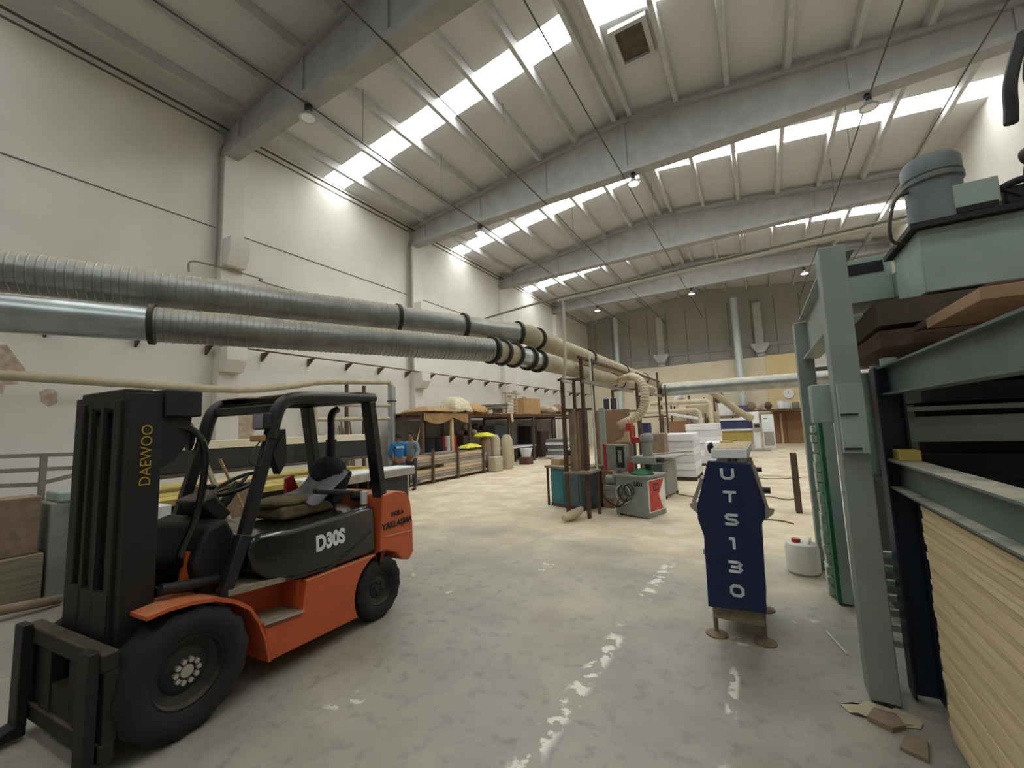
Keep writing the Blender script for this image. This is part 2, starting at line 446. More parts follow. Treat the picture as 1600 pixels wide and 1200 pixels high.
# purlins on the beams, one per bay
PX = [-11.3, -9.96, -8.6, -7.22, -5.87, -4.53, -3.17, -2.68, -1.33, .02, 1.42, 2.8, 4.15, 5.5]
bays = [YB]+BEAMS+[YF-.05]
proto = {}
for i in range(1, len(bays)-1):
    y0, y1 = bays[i]+.01, bays[i+1]-.01
    for j, x in enumerate(PX):
        key = round(y1-y0, 2)
        if key not in proto:
            pm = MB().prism([(-.1,.0), (-.06,-.24), (.06,-.24), (.1,.0)], 0, y1-y0)
            proto[key] = pm.build('purlin', 'concrete', smooth=False); o = proto[key]
        else:
            o = proto[key].copy(); COL.objects.link(o)
        o.location = (x, y0, zr(x)-(.0 if abs(x-XC) > .5 else -.01))
        struct(o, 'concrete roof purlin, %s from the left wall, in %s' % (ORD[j], ('', 'the bay behind the viewer', 'the bay above the viewer', 'the bay with the nearest skylight', 'the bay with the middle skylight', 'the bay with the farthest skylight', 'the last bay')[i]), 'purlin', 'roof purlins')
# columns of the left wall with two corbels each
def corbel(z0, z1, y, d):
    return MB().prism([(XL+.26, z0), (XL+.26+d*.55, z0), (XL+.26+d, z0+(z1-z0)*.45), (XL+.26+d, z1), (XL+.26, z1)], y-.25, y+.25)
cn = {5.48: 'nearest the viewer', 12.68: 'second along', 19.83: 'third along', 27.0: 'fourth along', -1.65: 'behind the viewer', -8.8: 'far behind the viewer'}
for y in BEAMS:
    c = MB().box(XL+.005, XL+.26, y-.15, y+.4, .0, 9.6+(.0 if y < 20 else .1)).build('wall_column', 'wall_paint', bevel=.015)
    struct(c, 'square off-white wall column with two corbels, %s' % cn[y], 'column', 'left wall columns')
    a = corbel(6.35, 7.1, y+.13, .38).build('corbel', 'wall_paint', c, bevel=.01)
    b = corbel(3.5, 4.15, y+.13, .38).build('corbel', 'wall_paint', c, bevel=.01)
for x in (-6.15, .5):
    c = MB().box(x-.25, x+.25, YF-.3, YF-.005, 6.04, 9.9).build('wall_column', 'concrete', bevel=.015)
    struct(c, 'pale concrete pillar on the far gable, %s one' % ('left' if x < -2 else 'right'), 'column', 'far wall pillars')
    MB().prism([(x-.55, 6.95), (x+.55, 6.95), (x+.55, 6.75), (x+.25, 6.3), (x-.25, 6.3), (x-.55, 6.75)], YF-.55, YF-.3).build('corbel', 'concrete', c)
# roof hatches
def hatch(x0, x1, y0, y1, lab):
    xm, ym = (x0+x1)/2, (y0+y1)/2
    t = thing('roof_hatch', lab, 'roof hatch', (xm, ym, zr(xm)-.02), 0, 'roof hatches')
    w_, d_ = (x1-x0)/2, (y1-y0)/2; f = MB(); s_ = -.113 if xm > XC else .113
    for a, b, c, d in ((-w_-.12, -w_, -d_-.12, d_+.12), (w_, w_+.12, -d_-.12, d_+.12), (-w_, w_, -d_-.12, -d_), (-w_, w_, d_, d_+.12)): f.box(a, b, c, d, -.16, -.06)
    o = f.build('frame', 'concrete', t); 
    q = MB().box(-w_, w_, -d_, d_, -.075, -.06).build('cover', 'platen', t)
hatch(-2.28, -1.62, 9.5, 10.5, 'square brown framed hatch in the roof beside the nearest skylight')
hatch(-2.25, -1.5, 22.6, 23.4, 'small dark framed hatch in the roof far down the hall')

# ------------------------------------------------------------------ cables and lamps under the beams
for x, z, lb in ((-8.41, 9.44, 'leftmost one'), (-5.72, 9.45, 'second from the left wall'), (-3.0, 9.44, 'along the middle of the hall'), (2.95, 9.44, 'in the right half of the roof'), (4.7, 9.45, 'rightmost, near the right wall')):
    pts = []
    for i in range(len(BEAMS)-1):
        a, b = BEAMS[i], BEAMS[i+1]
        for kk in range(8):
            t = kk/8; pts.append((x, a+(b-a)*t, z-.05*math.sin(PI*t)))
    pts.append((x, BEAMS[-1], z)); pts.append((x, YF-.1, z))
    tag(MB().tube(pts, .018, 6).build('hanging_cable', 'cable'), 'thin dark cable strung under the roof beams, '+lb, 'cable', 'cables under the beams')
# hangers tie the cables to the purlins (drop wires seen against the roof)
for n_, (x, y) in enumerate([(-8.41, 7.0), (-5.72, 9.8), (-5.72, 15.0), (-3.0, 17.0), (2.95, 15.0), (2.95, 18.0), (-8.41, 10.2), (-3.0, 24.0), (-8.41, 16.5)]):
    tag(MB().tube([(x, y, 9.41), (x+.02, y, zr(x)-.02)], .008, 5).build('drop_wire', 'cable'), 'thin wire dropping from the roof to a cable, %s one' % ('left cable nearest', 'second cable nearest', 'second cable farther', 'middle cable nearer', 'right cable nearer', 'right cable farther', 'left cable middle', 'middle cable farther', 'left cable farthest')[n_], 'wire', 'drop wires')
def lamp(x, y, z, on, lab):
    t = thing('hanging_lamp', lab, 'ceiling lamp', (x, y, z), 0, 'high bay lamps')
    MB().lathe([(.03, .1), (.09, .1), (.1, .03), (.19, -.02), (.2, -.06), (.185, -.06), (.09, -.02), (0, -.02)], seg=20).build('reflector', 'galv_clean', t)
    MB().lathe([(0, -.03), (.15, -.035), (.15, -.05), (0, -.052)], seg=16).build('lens', 'lamp_on' if on else 'white_board', t)
    MB().box(-.06, .06, -.06, .06, .1, .3).build('ballast', 'steel_dark', t)
    if on:
        l = bpy.data.lights.new('lamp_light', 'SPOT'); l.energy = 90; l.color = (.93, .96, 1); l.shadow_soft_size = .15; l.spot_size = math.radians(150); l.spot_blend = .6
        lo = bpy.data.objects.new('lamp_light', l); COL.objects.link(lo); lo.parent = t; lo.location = (0, 0, -.1)
lamp(-8.45, 5.48, 9.175, False, 'unlit lamp under the nearest roof beam, above the left wall')
lamp(-8.6, 12.68, 9.255, True, 'bright lamp under the second beam, near the left wall')
lamp(-2.75, 12.68, 9.255, True, 'bright lamp under the second beam, mid hall')
lamp(2.95, 12.68, 9.255, False, 'unlit lamp under the second beam, above the right side')
lamp(-8.85, 27.0, 9.495, True, 'small bright lamp under the last beam, left of three')
lamp(-2.9, 27.0, 9.495, True, 'small bright lamp under the last beam, middle of three')
lamp(2.78, 27.0, 9.495, True, 'small bright lamp under the last beam, right of three')
# ------------------------------------------------------------------ forklift (local x forward, y to its left, z up)
fk = thing('forklift', 'orange and black counterbalance forklift with empty seat, parked facing left', 'forklift', (-3.27, 2.97, 0), math.radians(-85.35))
RY = Matrix.Rotation(-PI/2, 4, 'X')          # lathe axis -> local +y
def tyre(x, y0, r, w, lugs, par, front):
    z = r
    M = Matrix.Translation((x, y0, z)) @ RY
    h = w/2
    prof = [(r*.56, -h*.8), (r*.62, -h*.95), (r*.8, -h), (r*.93, -h*.92), (r, -h*.72), (r, -h*.3), (r, 0), (r, h*.3), (r, h*.72), (r*.93, h*.92), (r*.8, h), (r*.62, h*.95), (r*.56, h*.8)]
    def rf(i, k):
        if 3 <= i <= 5: return 1. if (k//2) % 2 else .965
        if 7 <= i <= 9: return 1. if (k//2+1) % 2 else .965
        return 1.
    t = MB().lathe(prof, M, seg=lugs*4, rf=rf, close=True).build('tyre', 'rubber', par)
    s = MB().lathe([(r*.555, -h*.8), (r*.57, h*.75), (r*.53, h*.78), (r*.5, h*.5), (r*.36, h*.32), (r*.3, h*.45), (r*.16, h*.5), (0, h*.52)], M, seg=32).build('rim', 'rim', t)
    n = 10 if front else 5
    for i in range(n):
        a = 2*PI*i/n; rr = r*.17
        MB().lathe([(.016, h*.4), (.016, h*.68), (0, h*.7)], M @ Matrix.Translation((rr*math.cos(a), rr*math.sin(a), 0)), seg=6).build('wheel_bolt', 'bolt' if front else 'rim', t)
    if front: MB().lathe([(.04, h*.45), (.036, h*.62), (0, h*.66)], M, seg=16).build('hub_cap', 'bolt', t)
tyre(0, -.12, .29, .19, 15, fk, False); tyre(0, -1.0, .29, .19, 15, fk, False)
tyre(1.66, -.13, .37, .27, 14, fk, True); tyre(1.66, -.99, .37, .27, 14, fk, True)
# chassis: orange inner hull, orange side plates with the step cut out
ch = MB().prism([(.32, .16), (1.2, .16), (1.45, .3), (1.45, .71), (.1, .71), (.06, .62), (.32, .45)], -.82, -.3).build('chassis', 'orange', fk, bevel=.01)
arc_r = arc((0, .29), .335, 80, -28, 8)
side = [(1.13, .17), (1.185, .45), (.865, .415), (.83, .635)] + arc_r
for a, b in ((-.1, -.03), (-1.09, -1.02)):
    MB().prism(side, a, b).build('side_panel', 'orange', fk, bevel=.008)
for a, b in ((-.3, -.03), (-1.09, -.82)):
    st = MB().prism([(1.16, .405), (.865, .37), (.865, .415), (1.17, .45)], a, b).build('step', 'timber_old', fk)
MB().prism([(1.19, .44), (1.185, .46), (.865, .425), (.865, .405)], -.03, -.018).build('step_edge', 'steel_bright', fk)
MB().box(.83, .87, -.3, -.1, .42, .64).build('step_riser', 'orange', fk)
# floor plate and front cowl
MB().prism([(.8, .66), (1.42, .72), (1.42, .76), (.8, .70)], -1.05, -.06).build('floor_plate', 'timber_old', fk)
MB().prism([(1.34, .72), (1.52, .72), (1.58, .95), (1.5, 1.18), (1.36, 1.22), (1.3, 1.1)], -.95, -.2).build('front_cowl', 'mast_black', fk, bevel=.03)
MB().prism([(1.3, 1.16), (1.36, 1.2), (1.46, 1.34), (1.34, 1.38), (1.22, 1.22)], -.72, -.38).build('dashboard', 'black_paint', fk, bevel=.02)
# fenders
def fender(a, b):
    o = [(1.9, .79), (1.78, .8), (1.66, .79), (1.52, .76), (1.4, .70), (1.3, .62), (1.23, .5), (1.18, .36), (1.14, .18)]
    ins = [(x-.0 if i == 0 else x+.01, z-.022) for i, (x, z) in enumerate(o)]; ins[-1] = (1.16, .18)
    mb = MB(); n = len(o)
    vs = [(x, y, z) for y in (a, b) for x, z in o+ins]
    m_ = 2*n; fs = []
    for i in range(n-1):
        fs += [(i, i+1, m_+i+1, m_+i), (n+i, m_+n+i, m_+n+i+1, n+i+1), (i, n+i, n+i+1, i+1), (m_+i, m_+i+1, m_+n+i+1, m_+n+i)]
    fs += [(0, m_, m_+n, n), (n-1, 2*n-1, m_+2*n-1, m_+n-1)]
    return mb.add(vs, fs)
fender(-.3, -.005).build('fender', 'orange', fk); fender(-1.115, -.82).build('fender', 'orange', fk)
MB().prism([(1.62, .8), (1.48, .76), (1.5, 1.02), (1.58, 1.04)], -.3, -.27).build('fender_bracket', 'orange', fk)
# engine hood with its curved skirt, step line and badge
hood = [(.03, .635), (.35, .64), (.62, .645), (.85, .655), (1.0, .68), (1.14, .74), (1.25, .84), (1.3, .96), (1.28, 1.06), (1.2, 1.085), (.95, 1.06), (.6, 1.065), (.3, 1.085), (.06, 1.08)]
hd = MB().prism(hood, -1.06, -.055).build('engine_hood', 'black_gloss', fk, bevel=.035)
MB().prism([(.1, .86), (.5, .70), (.62, .665), (1.0, .7), (1.0, .685), (.6, .648), (.47, .685), (.1, .845)], -.056, -.048).build('hood_trim', 'black_paint', fk)
text('D30S', .17, 'letter', fk, 'badge_lettering', frame((.59, -.046, .885), (-1, 0, .06), (0, 0, 1)) @ Matrix.Diagonal((.78, 1, 1, 1)), offset=.008)
# counterweight
cw = MB().prism([(.04, .56)]+[(.34*math.cos(math.radians(a)), .29+.34*math.sin(math.radians(a))) for a in (78, 100, 125, 148)]+[(-.4, .44), (-.47, .5), (-.465, .8), (-.43, 1.04), (-.36, 1.15), (-.2, 1.185), (-.02, 1.17), (.0, 1.09)], -1.1, -.02).build('counterweight', 'orange', fk, bevel=.05)
MB().box(-.4, .3, -.86, -.27, .16, .6).build('rear_axle_housing', 'mast_black', fk, bevel=.02)
MB().prism([(-.02, .77), (-.44, .735), (-.44, .725), (-.02, .76)], -.022, -.012).build('counterweight_rib', 'orange_edge', fk)
text('FAZLA', .062, 'mast_brown', fk, 'warning_lettering', frame((-.22, -.016, .955), (-1, 0, .02), (0, 0, 1)), offset=.002)
text('YAKLA\u015eMA', .085, 'mast_brown', fk, 'warning_lettering', frame((-.22, -.016, .855), (-1, 0, .02), (0, 0, 1)), offset=.003)
# overhead guard
def post(name, pts, w_, h_):
    mb = MB()
    for a, b in zip(pts, pts[1:]): mb.bar(a, b, w_, h_)
    return mb.build(name, 'black_paint', fk, bevel=.008)
for y in (-.1, -1.0):
    post('rear_post', [(-.08, y, .98), (.1, y, 2.1)], .08, .125)
    post('front_post', [(1.43, y, .72), (1.3, y, 1.1), (1.115, y, 1.8)], .065, .08)
    MB().tube(bez([(1.12, y, 1.78), (1.08, y, 1.95), (1.03, y, 2.05), (.93, y, 2.1), (.7, y, 2.12), (.4, y, 2.13), (.03, y, 2.14)], 6), .052, 12).build('roof_rail', 'black_paint', fk)
MB().box(-.0, .09, -1.0, -.1, 2.1, 2.17).build('roof_cross_bar', 'black_paint', fk, bevel=.01)
MB().bar((1.03, -1.0, 2.02), (1.03, -.1, 2.02), .07).build('roof_cross_bar', 'black_paint', fk, bevel=.01)
for i in range(6):
    x = .2+.13*i; MB().box(x, x+.03, -1.0, -.1, 2.1, 2.15).build('roof_slat', 'black_paint', fk)
MB().grid(10, 10, lambda u, v: (.05+.95*u, -1.03+.96*v, 2.178+.02*math.sin(9*u)*math.sin(7*v)-.05*u*u)).build('rain_cover', 'dusty_brown', fk, solid=.006)
# lamps, mirror, exhaust
hl = MB().box(1.13, 1.2, -.2, -.06, 1.85, 1.98).build('work_lamp', 'steel_dark', fk, bevel=.015)
MB().box(1.2, 1.205, -.19, -.07, 1.86, 1.97).build('lens', 'cloth_grey', hl)
MB().box(1.16, 1.22, -.2, -.08, 1.76, 1.81).build('turn_signal', 'cardboard', fk, bevel=.01)
MB().tube(bez([(1.2, -.1, 1.76), (1.26, -.08, 1.7), (1.3, -.06, 1.62), (1.22, -.06, 1.58), (1.2, -.09, 1.66), (1.15, -.1, 1.72)], 6), .006, 6).build('loose_wire', 'black_paint', fk)
MB().ell((1.2, -1.06, 1.82), .035, .07, .13, M=None).build('mirror', 'black_gloss', fk)
MB().prism([(1.02, 1.85), (1.12, 1.66), (1.06, 1.5), (1.0, 1.6)], -.14, -.06).build('post_gusset', 'black_paint', fk)
MB().tube([(.16, -.55, 1.08), (.16, -.55, 1.73), (.16, -.55, 1.74)], .052, 14).build('exhaust_shield', 'black_paint', fk)
MB().tube(bez([(.16, -.55, 1.7), (.16, -.55, 1.86), (.155, -.56, 1.95), (.12, -.57, 2.02), (.06, -.58, 2.05)], 5), .036, 12).build('exhaust_pipe', 'black_paint', fk)
# steering wheel, column and levers
sw = Matrix.Translation((1.08, -.55, 1.42)) @ Matrix.Rotation(math.radians(24), 4, 'Y')
ring = [Vector((.17*math.cos(a), .17*math.sin(a), 0)) for a in [2*PI*i/28 for i in range(29)]]
st = MB().tube([sw @ p for p in ring], .016, 8, caps=False).build('steering_wheel', 'black_paint', fk)
sp = MB()
for a in (90, 210, 330): sp.bar(sw @ Vector((0, 0, -.015)), sw @ Vector((.165*math.cos(math.radians(a)), .165*math.sin(math.radians(a)), 0)), .025, .014)
sp.build('spoke', 'black_paint', st)
MB().ell(sw @ Vector((-.13, .12, .04)), .024, .024, .03).build('spinner_knob', 'black_paint', st)
MB().tube([(1.3, -.55, 1.14), sw @ Vector((0, 0, 0))], .035, 12).build('steering_column', 'black_paint', fk)
for i in range(3):
    lv = MB().tube([(1.22, -.78-.06*i, 1.15), (1.14, -.78-.06*i, 1.38)], .008, 8).build('lever', 'steel_bright', fk)
    MB().ell((1.138, -.78-.06*i, 1.39), .02, .02, .024).build('lever_knob', 'black_paint', lv)
# seat
MB().prism([(.3, 1.08), (.85, 1.08), (.88, 1.14), (.84, 1.2), (.35, 1.17)], -.82, -.32).build('seat', 'cloth_tan', fk, bevel=.03)
MB().prism([(.34, 1.12), (.2, 1.12), (.06, 1.4), (.1, 1.43), (.22, 1.42)], -.8, -.34).build('backrest', 'cloth_dark', fk, bevel=.03)
MB().bar((.2, -.2, 1.22), (.62, -.22, 1.3), .06, .05).build('armrest', 'black_paint', fk, bevel=.015)
# mast
def channel(x0, x1, y0, y1, z0, z1, m, nm, par=fk, b=.006):
    return MB().box(x0, x1, y0, y1, z0, z1).build(nm, m, par, bevel=b)
for a, b in ((-.28, -.2), (-.96, -.88)):
    channel(1.78, 1.95, a, b, .1, 2.1, 'mast_black', 'mast_rail')
for a, b in ((-.37, -.29), (-.87, -.79)):
    channel(1.83, 1.97, a, b, .12, 2.06, 'mast_brown', 'inner_mast_rail')
MB().box(1.56, 1.78, -.98, -.18, 1.95, 2.13).build('mast_cross_head', 'mast_black', fk, bevel=.012)
MB().box(1.8, 1.95, -.88, -.28, 2.0, 2.13).build('inner_cross_head', 'mast_brown', fk, bevel=.01)
MB().box(1.78, 1.84, -.9, -.27, .3, .48).build('mast_tie_bar', 'mast_black', fk, bevel=.01)
MB().box(1.76, 1.82, -.9, -.27, 1.1, 1.22).build('mast_tie_bar', 'mast_black', fk, bevel=.01)
for y in (-.42, -.74): MB().cyl((1.87, y, .15), (1.87, y, 1.98), .045, 14).build('lift_cylinder', 'mast_black', fk)
MB().cyl((1.9, -.58, .2), (1.9, -.58, 1.9), .06, 16).build('centre_cylinder', 'mast_brown', fk)
for y in (-.5, -.66): MB().box(1.955, 1.975, y-.02, y+.02, .5, 2.02).build('lift_chain', 'mast_brown', fk)
for y in (-.16, -.98): MB().tube([(1.42, y-.03 if y > -.5 else y+.03, .82), (1.72, y-.03 if y > -.5 else y+.03, .86), (1.76, y-.03 if y > -.5 else y+.03, .87)], .035, 12).build('tilt_cylinder', 'steel_dark', fk)
MB().prism([(1.6, 2.0), (1.78, 2.0), (1.78, 1.62), (1.7, 1.66), (1.62, 1.78)], -.26, -.22).build('mast_gusset', 'mast_black', fk)
MB().tube(bez([(1.7, -.24, 1.9), (1.58, -.2, 1.84), (1.53, -.18, 1.66), (1.56, -.2, 1.3), (1.62, -.25, 1.05), (1.6, -.3, .95)], 6), .022, 8).build('hydraulic_hose', 'black_gloss', fk)
MB().tube(bez([(1.7, -.9, 1.9), (1.6, -.88, 1.84), (1.55, -.9, 1.6), (1.58, -.9, 1.2), (1.6, -.85, .95)], 6), .022, 8).build('hydraulic_hose', 'black_gloss', fk)
text('DAEWOO', .083, 'yellow_letter', fk, 'mast_lettering', frame((1.86, -.197, 1.71), (0, 0, 1), (1, 0, 0)), offset=-.0005)
# carriage and forks
ca = MB().box(2.0, 2.08, -1.08, -.04, .56, .66).build('carriage_top_bar', 'mast_brown', fk, bevel=.012)
MB().box(2.0, 2.07, -1.08, -.04, .1, .2).build('carriage_bottom_bar', 'mast_brown', fk, bevel=.012)
for a, b in ((-1.08, -.98), (-.14, -.04), (-.84, -.72), (-.4, -.28)):
    MB().box(2.0, 2.06, a, b, .2, .56).build('carriage_plate', 'mast_brown', fk)
MB().box(1.985, 2.05, -.72, -.4, .2, .36).build('carriage_web', 'mast_brown', fk)
MB().box(1.985, 2.05, -.98, -.86, .2, .56).build('carriage_web', 'mast_brown', fk)
MB().box(1.985, 2.05, -.5, -.1, .22, .55).build('carriage_web', 'mast_brown', fk)
for y in (-.11, -1.0):
    MB().prism([(2.08, .68), (2.13, .68), (2.13, .1), (2.25, .07), (3.15, .055), (3.15, .04), (2.08, .03)], y-.06, y+.06).build('fork', 'mast_black', fk, bevel=.005)
MB().box(1.95, 1.975, -.86, -.3, .5, .9).build('carriage_roller_plate', 'mast_black', fk)
# drive axle between the front wheels
MB().cyl((1.66, -.9, .37), (1.66, -.22, .37), .12, 16).build('drive_axle', 'mast_black', fk)

# things lying on the forklift
FM = Matrix.Translation((-3.27, 2.97, 0)) @ Matrix.Rotation(math.radians(-85.35), 4, 'Z')
def on_fk(p): return FM @ Vector(p)
rn = random.Random(3)
def lumpy(name, label, cat, c, r, m, nz=.09, group=None):
    o = MB().ell((0, 0, 0), *r, seg=22, rings=14, nz=nz, rnd=rn).build(name, m, sub=1); o.location = on_fk(c); o.rotation_euler = (0, 0, math.radians(-85))
    return tag(o, label, cat, group)
lumpy('jacket', 'dark jacket bundled against the backrest of the forklift seat', 'jacket', (.22, -.52, 1.42), (.13, .22, .15), 'cloth_dark')
o = MB().grid(14, 10, lambda u, v: (.62-.42*u, -.75+.5*v, 1.2+.26*u*u+.02*math.sin(7*u+4*v)+.015*math.sin(11*v))).build('folded_cloth', 'cloth_grey', solid=.02, sub=1)
o.matrix_world = FM; tag(o, 'grey cloth draped over the forklift seat', 'cloth')
lumpy('work_glove', 'black glove lying behind the seat on the forklift hood', 'glove', (.02, -.32, 1.16), (.1, .06, .05), 'cloth_dark')
o = MB().cyl((0, 0, 0), (0, 0, .12), .035, 12).build('paper_cup', 'white_board'); o.location = on_fk((.06, -.2, 1.09)); tag(o, 'small white cup standing behind the forklift seat', 'cup')
lumpy('seat_cushion', 'worn tan cushion lying on the front of the forklift seat', 'cushion', (.72, -.5, 1.22), (.22, .2, .05), 'cloth_tan', .06)
o = MB().prism([(-.06, 0), (.1, 0), (.1, .17), (.03, .2)], -.02, .02).build('red_flap', 'red'); o.matrix_world = FM @ Matrix.Translation((.34, -.86, 1.2)); tag(o, 'small red triangular flap standing beside the forklift seat', 'marker')
for k_, (a, b) in enumerate((((1.55, -.9, .78), (1.36, -.98, 1.58)), ((1.6, -.86, .78), (1.28, -1.0, 1.66)))):
    pass
# ------------------------------------------------------------------ overhead extraction ducts
def ring_mb(p, d, r, w=.045, h=.035):
    p = Vector(p); d = Vector(d).normalized()
    return MB().tube([p-d*w*.52, p-d*w*.48, p+d*w*.48, p+d*w*.52], [r-.004, r+h, r+h, r-.004], 24, caps=False)
def spiral(p, q, r, pitch=.06):
    p, q = Vector(p), Vector(q); L_ = (q-p).length; n = int(L_/pitch); pts = []; rs = []
    d = (q-p).normalized()
    for i in range(n):
        a = p+d*(i*pitch)
        pts += [a, a+d*pitch*.7, a+d*pitch*.82, a+d*pitch*.92]; rs += [r, r, r+.006, r+.006]
    pts.append(q); rs.append(r)
    return MB().tube(pts, rs, 24, caps=False)
R_ = .172
def lin(a, b, t): return Vector(a).lerp(Vector(b), t)
# upper duct
da = thing('extraction_duct', 'upper of the two big galvanized ducts, crossing the picture from the left edge', 'duct', (0,0,0), 0, 'twin extraction ducts')
A0, A1, A2, A3 = Vector((-7.1, -2.6, 3.32)), Vector((-4.12, 4.0, 3.32)), Vector((-3.3, 5.86, 3.32)), Vector((-3.5, 22.0, 3.32))
dA = (A2-A0).normalized()
spiral(A0, A1, R_+.012).build('spiral_section', 'galv', da)
MB().tube([A1, A2], R_, 24, caps=False).build('smooth_section', 'galv', da)
MB().tube(bez([A2, A2+Vector((.1, .25, 0)), Vector((-3.26, 6.35, 3.32)), Vector((-3.27, 6.6, 3.32))], 4), R_-.004, 24, caps=False).build('elbow', 'duct_dusty', da)
MB().tube([Vector((-3.27, 6.6, 3.32)), A3], R_, 24).build('straight_section', 'duct_dusty', da)
for p, d in ((A1, dA), (lin(A1, A2, .5), dA), (A2, dA), (Vector((-3.255, 6.45, 3.32)), (0, 1, 0)), (Vector((-3.3, 9.2, 3.32)), (0, 1, 0)), (Vector((-3.36, 12.2, 3.32)), (0, 1, 0)), (Vector((-3.4, 15.0, 3.32)), (0, 1, 0)), (A0+dA*.8, dA)):
    ring_mb(p, d, R_-.002).build('joint_ring', 'ring', da)
# lower duct
db = thing('extraction_duct', 'lower of the two big galvanized ducts, under the other one, with jointed bend', 'duct', (0,0,0), 0, 'twin extraction ducts')
zB = 2.9
B0, Bm, B1, B2, B3 = Vector((-6.4, -1.2, zB)), Vector((-4.9, 1.62, zB)), Vector((-3.22, 4.93, zB)), Vector((-3.17, 6.3, zB)), Vector((-3.15, 15.0, zB))
dB = (B1-B0).normalized(); R2 = .16
Bq = Vector((-5.42, .62, zB))
MB().tube([B0, Bq], R2+.005, 22, caps=False).build('end_section', 'galv', db)
MB().tube([Bq, Bm], R2, 22, caps=False).build('smooth_section', 'galv_clean', db)
spiral(Bm, B1, R2+.006, .055).build('spiral_section', 'galv', db)
bp_ = [B1, Vector((-3.19, 5.18, zB)), Vector((-3.175, 5.5, zB)), Vector((-3.17, 5.95, zB)), B2]
for i in range(4):
    MB().tube([bp_[i], bp_[i+1]], R2-.003*i, 22, caps=False).build('elbow_segment', 'galv_clean' if i > 1 else 'duct_dusty', db)
MB().tube([B2, B3], R2-.012, 22).build('straight_section', 'duct_dusty', db)
for i, p in enumerate(bp_): ring_mb(p, (bp_[min(i+1, 4)]-bp_[max(i-1, 0)]), R2-.006, .05, .045).build('joint_ring', 'ring', db)
for p in (Bq, Bm): ring_mb(p, dB, R2).build('joint_ring', 'ring', db)
for y in (10.6, 11.2, 13.4): ring_mb((-3.175, y, zB), (0, 1, 0), R2-.014).build('joint_ring', 'ring', db)
# corrugated branch hose dropping to the red and grey machine
hp = bez([(-3.05, 10.6, 2.86), (-2.55, 10.0, 2.88), (-2.25, 9.6, 2.72), (-2.12, 9.4, 2.45), (-2.14, 9.3, 2.15), (-2.25, 9.2, 1.93), (-2.5, 9.05, 1.8), (-2.62, 8.95, 1.72)], 14)
rs = [.09+(.009 if i % 3 == 0 else -.004) for i in range(len(hp))]
tag(MB().tube(hp, rs, 16).build('flexible_hose', 'hose'), 'beige corrugated hose dropping from the lower duct to the red and grey machine', 'hose')
# duct crossing the hall
dc = thing('cross_duct', 'pale round duct running crosswise in front of the beige far wall', 'duct', (0,0,0))
MB().tube([(-2.95, 15.2, 2.88), (XR-.005, 15.45, 2.88)], .225, 24).build('duct_tube', 'galv', dc)
MB().tube([(-2.95, 15.2, 2.88), (-2.8, 15.2, 2.88)], [.245, .245], 24, caps=False).build('joint_ring', 'ring', dc)
# electrical conduit crossing high, with drop pipe and cables along it
cd = thing('conduit_pipe', 'long thin conduit crossing the hall above the ducts with cables tied along it', 'conduit', (0,0,0))
MB().tube([(-3.1, 7.1, 4.14), (-1.0, 7.06, 4.18), (XR-.005, 6.95, 4.3)], .028, 8).build('pipe', 'pipe_pale', cd)
MB().tube(bez([(-5.1, 7.16, 4.07), (-4.2, 7.12, 4.13), (-3.1, 7.08, 4.19), (-1.4, 7.05, 4.23), (.2, 7.02, 4.26), (1.5, 7.0, 4.28), (XR-.005, 6.93, 4.35)], 6), .02, 7).build('cable_bundle', 'pipe_grey', cd)
MB().tube(bez([(-2.99, 7.1, 4.13), (-2.97, 7.07, 3.95), (-2.96, 7.03, 3.5), (-2.93, 6.93, 3.0), (-2.95, 6.9, 2.7), (-3.0, 6.95, 2.6), (-2.95, 7.2, 2.585)], 6), .03, 8).build('drop_pipe', 'pipe_pale', cd)

# rusty pipe supports standing under the ducts
def support(loc, lab, posts, rails):
    t = thing('pipe_support_frame', lab, 'frame', loc, 0, 'rusty pipe supports')
    for (x, y, z0, z1, w_) in posts: MB().box(x-w_/2, x+w_/2, y-w_/2, y+w_/2, z0, z1).build('upright', 'rust', t)
    for a, b, w_, h_ in rails: MB().bar(a, b, w_, h_).build('rail', 'rust' if w_ < .06 else 'pipe_grey', t)
    return t
support((0, 7.77, 0), 'tall rusty steel frame carrying the ducts beside the teal cabinet', [(-2.95, 0, 0, 3.12, .065), (-2.9, .45, 0, 3.14, .055), (-3.28, -.22, 0, 2.72, .065), (-3.23, .25, .9, 2.72, .055)],
        [((-2.9, .05, 2.68), (-3.36, -.26, 2.68), .05, .05), ((-2.97, -.1, 3.12), (-2.95, 3.5, 3.12), .05, .05), ((-2.86, -.2, 2.62), (-2.88, 3.5, 2.62), .06, .06), ((-2.95, 0, 2.08), (-3.28, -.22, 2.08), .055, .055), ((-2.9, .45, 2.1), (-3.23, .25, 2.1), .05, .05), ((-3.28, -.22, 2.08), (-3.23, .25, 2.08), .05, .05)])
support((0, 11.4, 0), 'rusty frame under the ducts behind the corrugated hose', [(-2.78, 0, 0, 3.1, .07), (-2.9, .5, 0, 2.72, .06), (-3.45, 0, 0, 2.72, .06)],
        [((-2.78, 0, 2.1), (-3.45, 0, 2.1), .06, .06), ((-2.78, 0, 2.69), (-3.45, 0, 2.69), .05, .05), ((-2.78, .0, 3.12), (-2.78, 3.1, 3.12), .05, .05), ((-2.72, .0, 2.62), (-2.74, 3.1, 2.62), .06, .06)])
support((0, 14.6, 0), 'rusty frame under the far end of the ducts, nearest the cross duct', [(-2.85, 0, 0, 3.45, .06), (-2.62, 0, 0, 3.0, .05), (-3.5, 0, 0, 2.7, .06)],
        [((-2.62, 0, 1.95), (-3.5, 0, 1.95), .05, .05), ((-2.62, 0, 2.68), (-3.5, 0, 2.68), .05, .05)])

